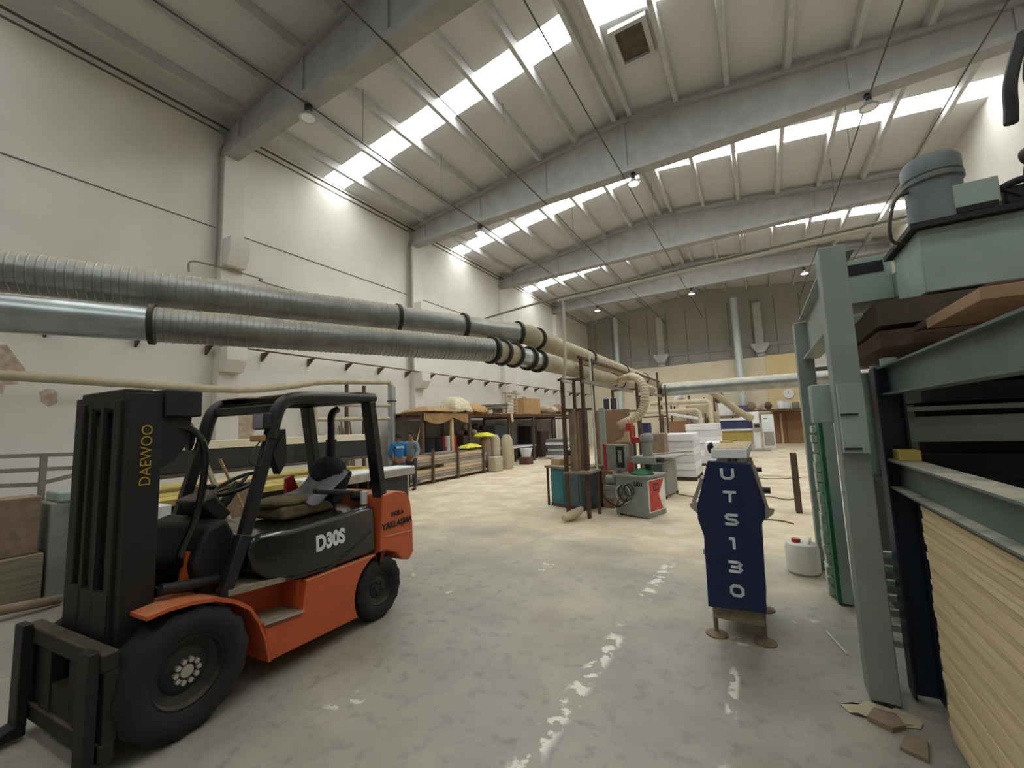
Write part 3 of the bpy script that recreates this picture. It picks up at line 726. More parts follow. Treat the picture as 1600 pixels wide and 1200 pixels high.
# ------------------------------------------------------------------ navy edge sander seen end on
ut = thing('edge_sander', 'narrow navy blue sanding machine with white upright lettering, standing on two round feet', 'machine', (-.26, 3.86, 0), math.radians(-1))
face = [(-.14, 1.455), (.17, 1.435), (.242, 1.11), (.235, 1.02), (.2, .95), (.205, .88), (.185, .3), (-.225, .28), (-.215, .84), (-.25, .97), (-.25, 1.075)]
MB().prism(face, -.012, .03).build('front_panel', 'navy', ut, bevel=.006)
MB().prism([(-.13, 1.42), (.15, 1.41), (.2, 1.1), (.19, .9), (.17, .33), (-.2, .32), (-.2, .85), (-.22, 1.05)], .03, .95).build('body', 'steel_slate', ut, bevel=.01)
def strokes(lines, cx, cz, w_, h_, th, nm):
    mb = MB(); vs = []
    for ln in lines:
        for (a, b) in zip(ln, ln[1:]):
            p = Vector((cx+a[0]*w_, -.0145, cz+a[1]*h_)); q = Vector((cx+b[0]*w_, -.0145, cz+b[1]*h_)); d = (q-p).normalized()*th*.42
            mb.bar(p-d*.9, q+d*.9, th, .003, up=(0, 1, 0))
    return mb.build(nm, 'letter', ut)
LW, LH, TH = .08, .072, .0205
def L_(ch, z, lines, dx=0, k=1.): strokes(lines, .0+dx, z, LW*k, LH, TH, 'lettering')
h = .5
L_('U', 1.352, [[(-h, h), (-h, -.25), (-.25, -h), (.25, -h), (h, -.25), (h, h)]], 0)
L_('T', 1.17, [[(-h, h), (h, h)], [(.05, h), (0, -h)]], .004)
L_('S', .99, [[(h, h), (-.3, h), (-h, .3), (-.3, .02), (.3, -.02), (h, -.3), (.3, -h), (-h, -h)]], .002)
L_('1', .803, [[(-.3, h), (0, h), (0, -h)]], .004)
L_('3', .623, [[(-h, h), (.3, h), (h, .27), (.25, 0), (-.3, 0)], [(.25, 0), (h, -.27), (.3, -h), (-h, -h)]], 0)
L_('0', .44, [[(-h, -.1), (-h, .25), (-.25, h), (.25, h), (h, .25), (h, .1)], [(h, -.1), (h, -.25), (.25, -h), (-.25, -h), (-h, -.25), (-h, -.12)], ], -.003)
MB().box(-.11, .155, 0, 1.15, 1.475, 1.55).build('work_table', 'table_white', ut, bevel=.006)
MB().box(-.1, .145, .02, 1.13, 1.55, 1.556).build('dusty_table_top', 'wood_pale', ut)
MB().box(-.07, .14, .02, .9, 1.44, 1.475).build('table_bracket', 'profile_alu', ut)
for x in (.025, .065): MB().box(x-.014, x+.014, .0, .02, 1.452, 1.47).build('socket', 'black_paint', ut)
MB().bar((.19, .04, 1.42), (.262, .04, 1.06), .022, .03).build('side_rod', 'profile_alu', ut)
MB().bar((-.2, .06, 1.3), (-.29, .06, 1.08), .02, .03).build('side_rod', 'profile_alu', ut)
for sx, y, z in ((.19, .05, 1.385), (.235, .05, 1.225)):
    MB().cyl((sx, y, z), (sx+.055, y, z), .019 if z > 1.3 else .026, 14).build('clamp_knob', 'black_paint', ut)
MB().prism([(.225, 1.1), (.305, 1.085), (.295, 1.05), (.23, .99)], .02, .05).build('side_ear', 'profile_alu', ut)
MB().prism([(-.24, 1.11), (-.315, 1.09), (-.305, 1.06), (-.245, 1.0)], .02, .05).build('side_ear', 'profile_alu', ut)
MB().prism([(-.2, .97), (-.24, .9), (-.2, .82)], .03, .2).build('side_guard', 'steel_slate', ut)
MB().box(-.235, -.215, .03, .1, .68, .72).build('switch', 'profile_alu', ut)
MB().box(-.2, .17, .06, .92, .17, .34).build('base_beam', 'timber_old', ut, bevel=.01)
for x, y in ((-.2, .16), (.15, .18), (-.17, .85), (.14, .85)):
    f = MB().lathe([(.085, 0), (.085, .012), (.04, .022), (.018, .03), (.018, .26), (.028, .26), (.028, .3), (0, .3)], Matrix.Translation((x, y, 0)), seg=22).build('foot', 'dusty_brown', ut)
tag(MB().ell((0, 0, 0), .03, .06, .05, nz=.25, rnd=random.Random(2)).build('dark_rag', 'cloth_dark', sub=1), 'dark rag hanging over the left edge of the sander table', 'rag').location = (-.415, 4.35, 1.53)
tag(MB().box(-.36, -.24, 4.7, 4.74, 1.56, 1.575).build('yellow_strip', 'yellow'), 'yellow ruler strip lying on the sander table', 'ruler')

# ------------------------------------------------------------------ hot press (right side)
pr = thing('veneer_press', 'large grey green hydraulic press with tall posts and motor on top', 'press', (0, 0, 0))
MB().box(.45, .6, 3.5, 3.68, .02, 2.95).build('post', 'steel_green_dust', pr, bevel=.006)
MB().box(.46, .63, 6.08, 6.3, .02, 2.93).build('post', 'steel_green_dust', pr, bevel=.006)
MB().ibeam((.6, 3.68, 2.72), (.6, 6.08, 2.72), .16, .5, .02).build('side_beam', 'steel_green_dust', pr)
MB().prism([(3.44, 2.0), (3.5, 2.0), (3.5, 1.55), (3.44, 1.55)], .46, .59, 'x').build('lock_plate', 'steel_green', pr)
MB().box(.34, .62, 3.72, 3.9, 1.74, 2.02).build('control_box', 'steel_green', pr, bevel=.01)
for z in (1.79, 1.57): MB().box(.46, .55, 3.43, 3.445, z, z+.012).build('hinge', 'steel_dark', pr)
MB().box(.53, .62, 5.1, 5.5, .02, 1.95).build('guide_plate', 'steel_green', pr, bevel=.004)
MB().box(.5, .532, 5.1, 5.5, .02, 1.75).build('guide_strip', 'press_green', pr)
gs = MB()
rp_ = random.Random(5)
for i in range(17): gs.box(.465-rp_.uniform(0, .012), .5, 5.3, 5.5, .02+i*.1, .115+i*.1-rp_.uniform(0, .03))
gs.build('worn_edge_strip', 'pale_green', pr)
# press head: welded box, lip, motor and lines on top
hd_ = MB().box(1.1, 2.9, 4.0, 4.62, 2.64, 3.1).build('head_box', 'steel_green', pr, bevel=.008)
MB().box(1.05, 2.95, 3.94, 4.68, 3.1, 3.14).build('head_lip', 'steel_dark', pr)
MB().box(.78, 1.16, 4.95, 5.6, 2.83, 3.25).build('rear_head_box', 'steel_green', pr, bevel=.008)
MB().box(.84, 1.1, 4.94, 4.95, 3.1, 3.2).build('slot', 'black_paint', pr)
MB().box(1.16, 2.9, 4.62, 5.6, 2.83, 3.05).build('head_bridge', 'steel_green', pr)
mo = MB().lathe([(.155, 0), (.155, .3), (.17, .31), (.17, .34), (.155, .35), (.165, .36), (.165, .46), (.14, .5), (.05, .52), (0, .52)], Matrix.Translation((1.24, 4.1, 3.14)), seg=28, rf=lambda i, k: .97 if (i < 2 and k % 2) else 1).build('motor', 'motor_grey', pr)
MB().box(1.28, 1.52, 3.96, 4.1, 3.17, 3.36).build('terminal_box', 'steel_green', mo, bevel=.01)
MB().box(1.3, 1.5, 3.955, 3.965, 3.15, 3.19).build('box_label_plate', 'black_paint', mo)
MB().box(1.9, 2.5, 4.05, 4.5, 3.14, 3.75).build('oil_tank', 'motor_grey', pr, bevel=.03)
MB().tube(bez([(1.66, 3.98, 3.14), (1.66, 4.0, 3.3), (1.68, 4.0, 3.42)], 5), .02, 8).build('gauge_stem', 'steel_dark', pr)
MB().lathe([(0, -.03), (.06, -.03), (.065, 0), (.06, .03), (0, .03)], Matrix.Translation((1.7, 4.0, 3.46)) @ Matrix.Rotation(PI/2, 4, 'X') @ Matrix.Rotation(.5, 4, 'Y'), seg=20).build('pressure_gauge', 'platen', pr)
for i, (a, b, c) in enumerate((((1.45, 4.05, 3.22), (1.6, 4.0, 3.3), (1.85, 4.1, 3.34)), ((1.5, 4.2, 3.18), (1.7, 4.1, 3.24), (1.9, 4.1, 3.22)), ((1.42, 4.02, 3.36), (1.5, 4.0, 3.3), (1.62, 4.0, 3.2)))):
    MB().tube(bez([a, b, c], 6), .025 if i < 2 else .012, 8).build('hydraulic_line', 'steel_dark', pr)
MB().box(1.55, 1.68, 4.0, 4.15, 3.15, 3.28).build('valve_block', 'steel_dark', pr, bevel=.015)
MB().tube(bez([(1.1, 4.06, 3.42), (1.02, 4.02, 3.38), (.96, 3.98, 3.22), (.97, 4.05, 3.08), (1.05, 4.1, 3.05)], 6), .012, 7).build('motor_cable', 'cable', pr)
MB().tube(bez([(1.75, 4.0, 4.3), (1.62, 3.9, 3.95), (1.6, 3.9, 3.75), (1.59, 3.9, 3.66)], 6), .035, 9).build('hydraulic_hose', 'steel_dark', pr)
MB().tube(bez([(1.95, 4.0, 3.75), (1.8, 4.1, 4.0), (1.85, 4.0, 4.35), (2.0, 4.0, 4.5)], 6), .04, 9).build('hydraulic_hose', 'steel_dark', pr)
# platens and cylinders under the head
for i, (z0, z1, m_) in enumerate(((1.26, 1.45, 'platen'), (1.86, 1.98, 'steel_dark'), (2.02, 2.12, 'platen'), (2.44, 2.62, 'platen'), (2.28, 2.4, 'rust'))):
    MB().box(.82 if z0 > 2.2 else 1.0, 2.9, 4.0, 5.9, z0, z1).build('platen', m_, pr)
for x, y in ((.9, 4.6), (.95, 5.4), (.86, 4.05)):
    MB().cyl((x, y, .2), (x, y, 2.2), .05, 14).build('ram_column', 'steel_green', pr)
MB().box(.86, 2.9, 4.05, 5.9, .15, 1.2).build('lower_bed', 'steel_dark', pr)
MB().box(1.0, 2.9, 4.2, 5.85, 1.46, 1.85).build('dark_filler', 'steel_dark', pr)  # dark filler added to stop light showing through the press
MB().box(.85, 2.9, 3.9, 4.05, 1.59, 1.76).build('cross_beam', 'steel_green', pr)
MB().box(.8, 2.9, 3.8, 4.0, 1.8, 1.83).build('cross_flange', 'steel_green_dust', pr)
MB().box(.83, 2.9, 3.98, 4.05, 1.2, 1.5).build('lower_beam', 'steel_dark', pr)
# brown board plate hanging half out of the press
o = tag(MB().box(.93, 2.4, 2.73, 3.45, 2.3, 2.36).build('press_board', 'mdf', bevel=.003), 'brown fibreboard sheet jutting out under the press head above the steel beams', 'board')
o2 = tag(MB().box(1.0, 2.45, 2.85, 3.95, 2.362, 2.4).build('press_board', 'rust', bevel=.003), 'dark rusty plate lying on the brown fibreboard sheet under the press head', 'plate')

# steel rack in front of the press with stacked boards in it
rk = thing('beam_rack', 'steel rack of I beams on a blue upright in the right foreground', 'rack', (.72, 3.7, 0))
MB().ibeam((.04, 0, .02), (.04, 0, 2.1), .14, .14, .012, up=(1, 0, 0)).build('upright', 'steel_blue', rk)
MB().ibeam((.04, -4.2, .02), (.04, -4.2, 2.1), .14, .14, .012, up=(1, 0, 0)).build('upright', 'steel_blue', rk)
MB().ibeam((.05, .05, 2.01), (.05, -4.3, 2.01), .1, .19, .012).build('upper_beam', 'beam_slate', rk)
MB().ibeam((.05, .05, 1.4), (.05, -4.3, 1.4), .13, .19, .012).build('lower_beam', 'beam_slate', rk)
MB().ibeam((.75, .05, 1.4), (.75, -4.3, 1.4), .1, .19, .012).build('lower_beam', 'timber_old', rk)
MB().ibeam((.75, .05, 2.01), (.75, -4.3, 2.01), .1, .19, .012).build('upper_beam', 'beam_slate', rk)
MB().box(.0, .8, -.02, .04, 1.3, 1.38).build('cross_bar', 'steel_blue', rk)
for y in (-.25, -4.2):
    MB().ibeam((.75, y, .02), (.75, y, 2.1), .12, .12, .012, up=(1, 0, 0)).build('upright', 'steel_blue', rk)
tag(MB().box(.735, .84, 3.5, 3.64, 1.497, 1.56).build('wood_block', 'yellow_dust', bevel=.004), 'yellowish wood block lying on the lower rack beam beside the blue upright', 'block')
# individual chipboard sheets stacked under the rack
nsh = 0
rb = random.Random(11)
z = .06; 
k = 0
while z < 1.26:
    th = rb.choice((.03, .036, .042)); dx = rb.uniform(-.005, .005); dy = rb.uniform(-.003, .003)
    if z+th > 1.285: break
    o = MB().box(.74+dx, 2.0, .2, 3.22+dy, z, z+th-.004).build('chipboard_sheet', 'chipboard' if k % 3 else 'chipboard_dark', smooth=False)
    tag(o, 'tan chipboard sheet under the steel rack, %s from the bottom of the stack' % ORD[k], 'board', 'chipboard sheets under the rack'); z += th; k += 1
for n_, y in enumerate((.5, 1.8, 3.0)):
    tag(MB().box(.78, 2.0, y, y+.1, .0, .058).build('skid', 'timber_old'), 'wooden skid under the chipboard stack, %s' % ('nearest the viewer', 'middle one', 'farthest one')[n_], 'skid', 'skids under the chipboard stack')
# slotted pallet leaning in the gap behind the blue upright
pl = thing('slotted_plate', 'pale slotted steel tray between the press post and the blue upright', 'tray', (.63, 3.78, .0), math.radians(0))
for i in range(7): MB().box(-.05, .2, 0+i*.02, .04+i*.02, .25+i*.09, .29+i*.09).build('slat', 'pale_green', pl)
MB().box(-.06, -.03, 0, .2, .02, .92).build('side', 'steel_green', pl); MB().box(.18, .21, 0, .2, .02, .92).build('side', 'steel_green', pl)
tag(MB().prism([(.4, 3.3), (.5, 3.24), (.57, 3.3), (.55, 3.4), (.45, 3.41)], 0, .03, 'z').build('cardboard_scrap', 'dusty_brown'), 'crumpled cardboard scrap on the floor below the press post', 'scrap')
tag(MB().prism([(.5, 3.1), (.6, 3.05), (.64, 3.22), (.56, 3.25)], 0, .02, 'z').build('cardboard_scrap', 'dusty_brown'), 'small cardboard offcut on the floor at the foot of the chipboard stack', 'scrap')
tag(MB().bar((.33, 4.45, .008), (.42, 4.1, .008), .012, .008).build('white_stick', 'white_paint'), 'thin white stick on the floor beside the press post', 'stick')
tag(MB().ibeam((.5, 9.6, .0), (.5, 9.6, 1.1), .1, .22, .02, up=(0, 1, 0)).build('dark_post', 'platen'), 'short dark post standing behind the far press post', 'post')
# white bucket
tag(MB().ell((0, 0, .0), .18, .1, .012, seg=10, nz=.3, rnd=random.Random(9)).build('sawdust_patch', 'hose'), 'small flat sawdust patch at the foot of the nearer press post', 'sawdust', kind='stuff').location = (.5, 3.4, .004)
bk = thing('bucket', 'white plastic drum with red cap on the floor beside the far press post', 'bucket', (.3, 5.98, 0))
MB().lathe([(.14, 0), (.165, .03), (.17, .28), (.155, .33), (.13, .345), (0, .35)], seg=28).build('drum', 'bucket_white', bk)
MB().lathe([(.045, .345), (.045, .385), (0, .39)], Matrix.Translation((-.05, -.03, 0)), seg=14).build('cap', 'machine_red', bk)
MB().tube(bez([(.06, -.1, .34), (.08, -.06, .39), (.09, .04, .39), (.08, .1, .34)], 5), .012, 8).build('handle', 'bucket_white', bk)
# ------------------------------------------------------------------ middle of the hall
# teal cabinet
tcb = thing('tool_cabinet', 'teal and slate steel cabinet with a cluttered dusty table top, under the ducts', 'cabinet', (-3.62, 8.83, 0), -.4)
MB().box(-.48, .48, -.34, .34, .0, .07).build('plinth', 'rust', tcb)
MB().box(-.46, -.02, -.34, .34, .07, .84).build('left_body', 'teal', tcb, bevel=.008)
MB().box(-.018, .46, -.34, .34, .07, .84).build('right_body', 'steel_slate', tcb, bevel=.008)
for x in (-.42, .05): MB().box(x, x+.36, -.352, -.34, .13, .8).build('door', 'teal' if x < 0 else 'steel_slate', tcb, bevel=.004)
MB().box(-.6, .52, -.4, .4, .84, .89).build('table_top', 'timber_old', tcb, bevel=.006)
MB().bar((-.56, -.34, 0), (-.56, -.34, .84), .04).build('leg', 'rust', tcb)
def at_tc(x, y, z): return tcb.location+Vector((x*math.cos(-.4)-y*math.sin(-.4), x*math.sin(-.4)+y*math.cos(-.4), z))
def put(o, p, rz=0): o.location = p; o.rotation_euler = (0, 0, rz); return o
put(tag(MB().box(-.14, .14, -.1, .1, 0, .14).build('wood_box', 'wood_pale', bevel=.005), 'pale wooden block on the left end of the teal cabinet', 'box'), at_tc(-.45, -.1, .89), -.3)
put(tag(MB().box(-.12, .12, -.1, .1, 0, .2).build('cardboard_box', 'cardboard', bevel=.006), 'brown cardboard carton on the teal cabinet beside the wooden block', 'box'), at_tc(-.18, .05, .89), -.5)
put(tag(MB().ell((0, 0, .09), .1, .09, .1, nz=.12, rnd=rn).build('dark_rag', 'cloth_dark', sub=1), 'dark rag heaped on top of the carton on the teal cabinet', 'rag'), at_tc(-.3, .1, 1.03))
put(tag(MB().ell((0, 0, .06), .26, .16, .07, nz=.12, rnd=rn).build('dusty_sack', 'dusty_brown', sub=1), 'flat dusty sack on the right end of the teal cabinet', 'sack'), at_tc(.2, -.1, .885))
# boards standing in the support frame on a shelf board
tag(MB().box(-3.34, -2.8, 7.5, 8.16, .86, .9).build('frame_shelf', 'timber_old'), 'dusty shelf board fixed in the rusty frame beside the teal cabinet', 'shelf')
for i, (x, y, w_, h_, m_) in enumerate(((-3.14, 7.62, .16, 1.2, 'dusty_brown'), (-3.12, 7.74, .14, 1.16, 'mdf'), (-3.08, 7.88, .16, 1.18, 'timber_old'), (-3.06, 8.03, .18, 1.2, 'platen'))):
    o = MB().box(-w_/2, w_/2, -.02, .02, 0, h_).build('board', m_, bevel=.003); o.location = (x, y, .9); o.rotation_euler = (0, 0, -.4)
    tag(o, 'upright %s board in the rusty frame, %s' % (('dusty brown', 'tan', 'weathered', 'dark')[i], ('nearest the viewer', 'second from the front', 'third from the front', 'rearmost')[i]), 'board', 'boards in the rusty frame')
tag(put(MB().bar((0, 0, 0), (-.06, .1, 2.3), .03, .03).build('white_strip', 'white_paint'), (-2.82, 7.98, .92)), 'long white strip leaning against the rusty frame', 'strip')
tag(put(MB().box(-.08, .08, -.015, .015, 0, 1.36).build('green_board', 'steel_green', bevel=.003), (-2.98, 8.95, .78), -.35), 'narrow pale green board upright behind the rusty frame', 'board')
tag(MB().box(-3.02, -2.78, 8.82, 9.1, .0, .78).build('packing_case', 'mdf', bevel=.006), 'brown case under the pale green board', 'case')
md_ = MB().box(-.42, .42, -.03, .03, 0, 2.1).build('fibreboard_stack', 'mdf', bevel=.004); put(md_, (-2.93, 9.45, .0), .12)
tag(md_, 'tall brown fibreboard panel standing upright behind the rusty frame', 'board')
# fat cloth bag lying on the floor
tag(MB().tube(bez([(-3.25, 7.22, .09), (-3.2, 7.4, .1), (-3.15, 7.65, .12), (-3.12, 7.82, .16)], 5), [.05+.035*math.sin(i/15*PI) for i in range(16)], 12).build('dust_bag', 'hose'), 'beige dust hose end lying on the floor at the foot of the rusty frame', 'hose')

# red and grey shaping machine
rz_ = -.27
rg = thing('spindle_moulder', 'grey and red woodworking machine with coiled hoses and a motor on top', 'machine', (-2.13, 8.5, 0), rz_)
MB().prism([(-.33, .04), (.33, .0), (.33, .74), (-.33, .74)], -.36, .36).build('base', 'machine_grey', rg, bevel=.01)
MB().box(.331, .345, -.33, .33, .1, .7).build('side_panel', 'white_paint', rg)
MB().prism([(-.3, .12), (.2, .12), (.05, .4), (.28, .68), (-.3, .68)], .346, .35, 'x').build('red_side_graphic', 'machine_red', rg)
for i, (a, b, c, d) in enumerate(((-.15, .05, .6, .62), (-.15, .05, .48, .5), (-.15, -.13, .5, .6), (.03, .05, .5, .6), (-.06, -.04, .5, .6))): MB().box(.3505, .353, a, b, c, d).build('side_mark', 'mast_brown', rg)
text('U01', .11, 'mast_brown', rg, 'machine_number', frame((.16, -.364, .62), (1, 0, 0), (0, 0, 1)), offset=.006)
MB().box(-.38, .38, -.4, .4, .74, .78).build('table', 'machine_grey', rg, bevel=.006)
sb = MB().box(-.62, -.18, -.2, -.04, .84, 1.36).build('control_box', 'machine_grey', rg, bevel=.012)
MB().box(-.69, -.62, -.21, -.03, .82, 1.37).build('red_cover', 'machine_red', sb, bevel=.006)
MB().box(-.38, -.2, -.206, -.2, .9, 1.32).build('open_panel', 'steel_dark', sb)
MB().box(-.33, -.25, -.215, -.2, 1.0, 1.25).build('switch_block', 'machine_grey', sb)
MB().bar((-.4, -.12, .76), (-.4, -.12, .86), .06).build('box_arm', 'machine_grey', rg)
MB().prism([(-.5, 1.4), (-.14, 1.4), (-.16, 1.62), (-.24, 1.62), (-.28, 1.5)], -.05, -.02).build('tilted_guard', 'wood_pale', rg)
mt_ = MB().lathe([(.1, 1.12), (.1, 1.4), (.13, 1.42), (.13, 1.52), (.1, 1.56), (0, 1.56)], Matrix.Translation((.2, 0, 0)), seg=20).build('motor', 'machine_grey', rg)
MB().box(-.1, .42, -.14, .14, .98, 1.12).build('motor_bracket', 'machine_grey', rg, bevel=.015)
MB().cyl((.2, 0, .78), (.2, 0, 1.0), .06, 14).build('spindle_column', 'steel_dark', rg)
MB().lathe([(.2, .78), (.22, .8), (.16, .86), (.05, .9), (0, .9)], Matrix.Translation((.12, -.1, 0)), seg=20).build('turntable', 'press_green', rg)
MB().box(-.16, -.06, -.16, -.1, .8, 1.02).build('red_lever_guard', 'machine_red', rg, bevel=.015)
MB().prism([(-.3, 1.4), (.1, 1.36), (.14, 1.46), (-.18, 1.5), (-.18, 1.78), (-.3, 1.78)], .1, .2).build('red_dust_hood', 'machine_red', rg, bevel=.008)
MB().cyl((.38, -.05, 1.06), (.54, -.05, 1.06), .05, 12).build('feed_motor', 'steel_dark', rg)
MB().cyl((-.2, .1, .78), (-.2, .1, 1.35), .035, 10).build('hood_column', 'machine_grey', rg)
pm = MB().cyl((-.58, -.25, .66), (-.36, -.25, .66), .1, 16).build('pump_motor', 'machine_grey', rg)
MB().box(-.58, -.3, -.42, -.1, .48, .56).build('pump_shelf', 'machine_grey', rg)
MB().box(-.56, -.34, -.4, -.12, .3, .48).build('pump_box', 'machine_grey', rg, bevel=.02)
for i in range(4):
    c = (-.16+.05*i, -.39-.01*i, .42+.03*i); R = .16-.02*i
    MB().tube([(c[0]+R*math.cos(a), c[1]-.01*math.sin(3*a), c[2]+R*1.1*math.sin(a)) for a in [2*PI*j/24 for j in range(25)]], .012, 7, caps=False).build('coiled_hose', ('white_paint', 'steel_dark', 'machine_grey', 'steel_dark')[i], rg)
MB().tube(bez([(-.6, -.43, .6), (-.56, -.46, .35), (-.36, -.44, .2), (-.2, -.44, .2), (-.05, -.42, .36)], 6), .014, 7).build('drain_hose', 'steel_dark', rg)
MB().tube(bez([(-.2, -.42, .62), (-.14, -.44, .5), (-.2, -.45, .35), (-.3, -.42, .2), (-.3, -.4, .02)], 6), .009, 6).build('power_cord', 'steel_dark', rg)
for x, y in ((-.28, -.3), (.28, .3), (-.28, .3)): MB().cyl((x, y, 0), (x, y, .06), .03, 10).build('foot', 'steel_dark', rg)
# grey-white table machine behind it
gw = thing('table_saw', 'grey machine cabinet with pale table top and curved rail, right of the red machine', 'machine', (-2.18, 10.75, 0), -.1)
MB().box(-.28, .24, -.5, .5, .06, .86).build('cabinet', 'machine_grey', gw, bevel=.01)
MB().box(-.22, .2, -.512, -.5, .14, .8).build('door', 'steel_slate', gw)
MB().box(.241, .25, -.42, .42, .14, .82).build('side_door', 'machine_grey', gw)
MB().box(.25, .262, -.4, -.34, .6, .63).build('door_latch', 'steel_dark', gw)
MB().box(-.5, .48, -.6, .6, .92, .97).build('table_top', 'profile_alu', gw, bevel=.006)
MB().box(-.2, .2, -.45, .45, .86, .92).build('table_support', 'machine_grey', gw)
for x in (-.26, .22):
    for y in (-.48, .46): MB().box(x-.02, x+.03, y-.02, y+.04, 0, .06).build('foot', 'steel_dark', gw)
MB().tube(bez([(-.1, -.3, 1.0), (.2, -.25, 1.03), (.5, -.2, 1.06), (.8, -.1, 1.07)], 6), .02, 8).build('fence_rail', 'profile_alu', gw)
# white board packs on dark pallets
def pack(x0, x1, y0, y1, z0, n, hh, lab, grp):
    for i in range(n):
        dx, dy = rn.uniform(-.015, .015), rn.uniform(-.02, .02)
        o = MB().box(x0+dx, x1+dx, y0+dy, y1+dy, z0+i*hh, z0+(i+1)*hh-.006).build('white_board_pack', 'white_board' if i % 2 else 'white_board_edge', bevel=.012)
        pos = 'bottom' if i == 0 else 'topmost' if i == n-1 else ('second', 'third', 'fourth', 'fifth', 'sixth')[i-1]+' from the bottom'
        tag(o, 'white pack of boards in %s, %s' % (lab, pos), 'board pack', grp)
def pallet(x0, x1, y0, y1, lab):
    t = thing('pallet', lab, 'pallet', ((x0+x1)/2, (y0+y1)/2, 0)); a, b = (x1-x0)/2, (y1-y0)/2
    for i in range(5): MB().box(-a+i*(2*a-.1)/4, -a+i*(2*a-.1)/4+.1, -b, b, .075, .1).build('deck_board', 'pallet', t)
    for y in (-b, -.05, b-.1): MB().box(-a, a, y, y+.1, .0, .075).build('runner', 'pallet', t)
pallet(-2.72, -1.72, 13.5, 15.0, 'dark pallet under the nearest white stack'); pack(-2.74, -1.74, 13.5, 15.0, .102, 6, .215, 'the nearest white stack', 'nearest white stack')
pallet(-1.66, -.9, 15.5, 16.8, 'dark pallet under the white stack behind the sander'); pack(-1.66, -.95, 15.5, 16.8, .102, 4, .23, 'the low white stack behind the sander', 'low white stack')
pallet(-2.55, -1.35, 17.9, 19.4, 'dark pallet under the farthest white stack'); pack(-2.55, -1.38, 17.9, 19.4, .102, 6, .255, 'the farthest and tallest white stack', 'tall white stack')
tag(MB().box(-3.35, -2.95, 14.2, 15.0, .0, 1.05).build('white_crate', 'white_board', bevel=.02), 'small white crate left of the nearest white stack', 'crate')
# clutter in the machine alley behind the hose
tag(MB().cyl((-3.6, 15.6, 0), (-3.6, 15.6, 1.75), .22, 18).build('blue_drum', 'blue_dark'), 'tall dark blue drum behind the red machine', 'drum')
tag(MB().box(-4.2, -3.3, 12.8, 13.0, .0, 1.7).build('standing_sheet', 'platen', bevel=.01), 'dark brown panel standing behind the corrugated hose', 'board')
tag(MB().box(-3.05, -2.4, 12.6, 13.2, .0, 1.45).build('dusty_machine', 'dusty_brown', bevel=.03), 'dusty brown machine body behind the grey motor', 'machine')
tag(put(MB().box(-.9, .9, -.3, .3, -.05, .05).build('chute', 'white_board_edge', bevel=.01), (-3.0, 20.0, 2.0)), 'pale sloping chute above the red brown cabinet', 'chute').rotation_euler = (0, math.radians(12), 0)
ca_ = tag(MB().box(-3.5, -2.7, 19.8, 20.8, .0, 1.75).build('brown_cabinet', 'door_brown', bevel=.01), 'red brown wooden cabinet left of the tall white stack', 'cabinet')
cy = thing('dust_cyclone', 'beige dust collector with cone hood and bent pipes at the end of the ducts', 'dust collector', (-3.4, 23.5, 0))
MB().lathe([(.5, 1.2), (.5, 2.0), (.55, 2.2), (.12, 2.8), (.12, 2.95), (0, 2.95)], seg=20).build('hood', 'hose', cy)
MB().lathe([(.1, .5), (.5, 1.2), (.5, 1.25), (0, 1.25)], seg=20).build('cone', 'dusty_brown', cy)
MB().tube(bez([(.4, 0, 2.2), (.9, .1, 2.25), (1.3, .2, 2.2), (1.5, .2, 2.0), (1.52, .2, 1.5)], 6), .17, 14).build('pipe', 'hose', cy)
MB().tube(bez([(-.4, 0, 2.6), (-.2, -.1, 3.0), (.1, -.1, 3.1)], 6), .15, 14).build('pipe', 'white_board_edge', cy)
for x, y in ((-.5, -.5), (.5, -.5), (-.5, .5), (.5, .5)): MB().box(x-.04, x+.04, y-.04, y+.04, 0, 2.6).build('leg', 'rust', cy)
dp = tag(MB().tube(bez([(-3.1, 21.6, 3.3), (-2.4, 22.0, 3.3), (-1.9, 22.4, 3.15), (-.9, 23.2, 2.2), (-.3, 23.6, 1.75)], 8), .17, 14).build('branch_pipe', 'duct_dusty'), 'pale branch pipe sloping down to the right from the end of the ducts', 'pipe')
for i, (x, y, h_) in enumerate(((-2.3, 23.0, 2.9), (-1.9, 23.6, 2.9), (-2.9, 22.2, 3.0), (-3.9, 20.5, 3.0))):
    tag(MB().box(x-.04, x+.04, y-.04, y+.04, 0, h_).build('steel_post', 'rust'), 'thin rusty post in the far machine alley, %s' % ('right of the cyclone', 'rightmost one', 'between cyclone and branch pipe', 'leftmost one')[i], 'post', 'posts in the far alley')
for i, (a, b, r, lb) in enumerate((((-4.2, 19.5, 2.6), (-1.9, 19.8, 2.6), .1, 'upper'), ((-4.2, 18.6, 2.2), (-2.2, 18.7, 2.2), .08, 'lower'))):
    tag(MB().tube([a, b, (b[0]+.12, b[1], b[2]-.12), (b[0]+.14, b[1], 1.64 if i else 0)], r, 12).build('suction_pipe', 'hose'), 'beige suction pipe crossing the far alley and turning down, %s one' % lb, 'pipe')
hp_ = thing('hopper', 'small beige hopper on legs behind the tall white stack', 'hopper', (-2.6, 22.4, 0))
MB().lathe([(.1, 1.3), (.5, 2.0), (.5, 2.5), (.12, 2.8), (0, 2.8)], seg=18).build('cone', 'timber', hp_)
for x, y in ((-.4, -.4), (.4, -.4), (-.4, .4), (.4, .4)): MB().box(x-.03, x+.03, y-.03, y+.03, 0, 2.1).build('leg', 'rust', hp_)
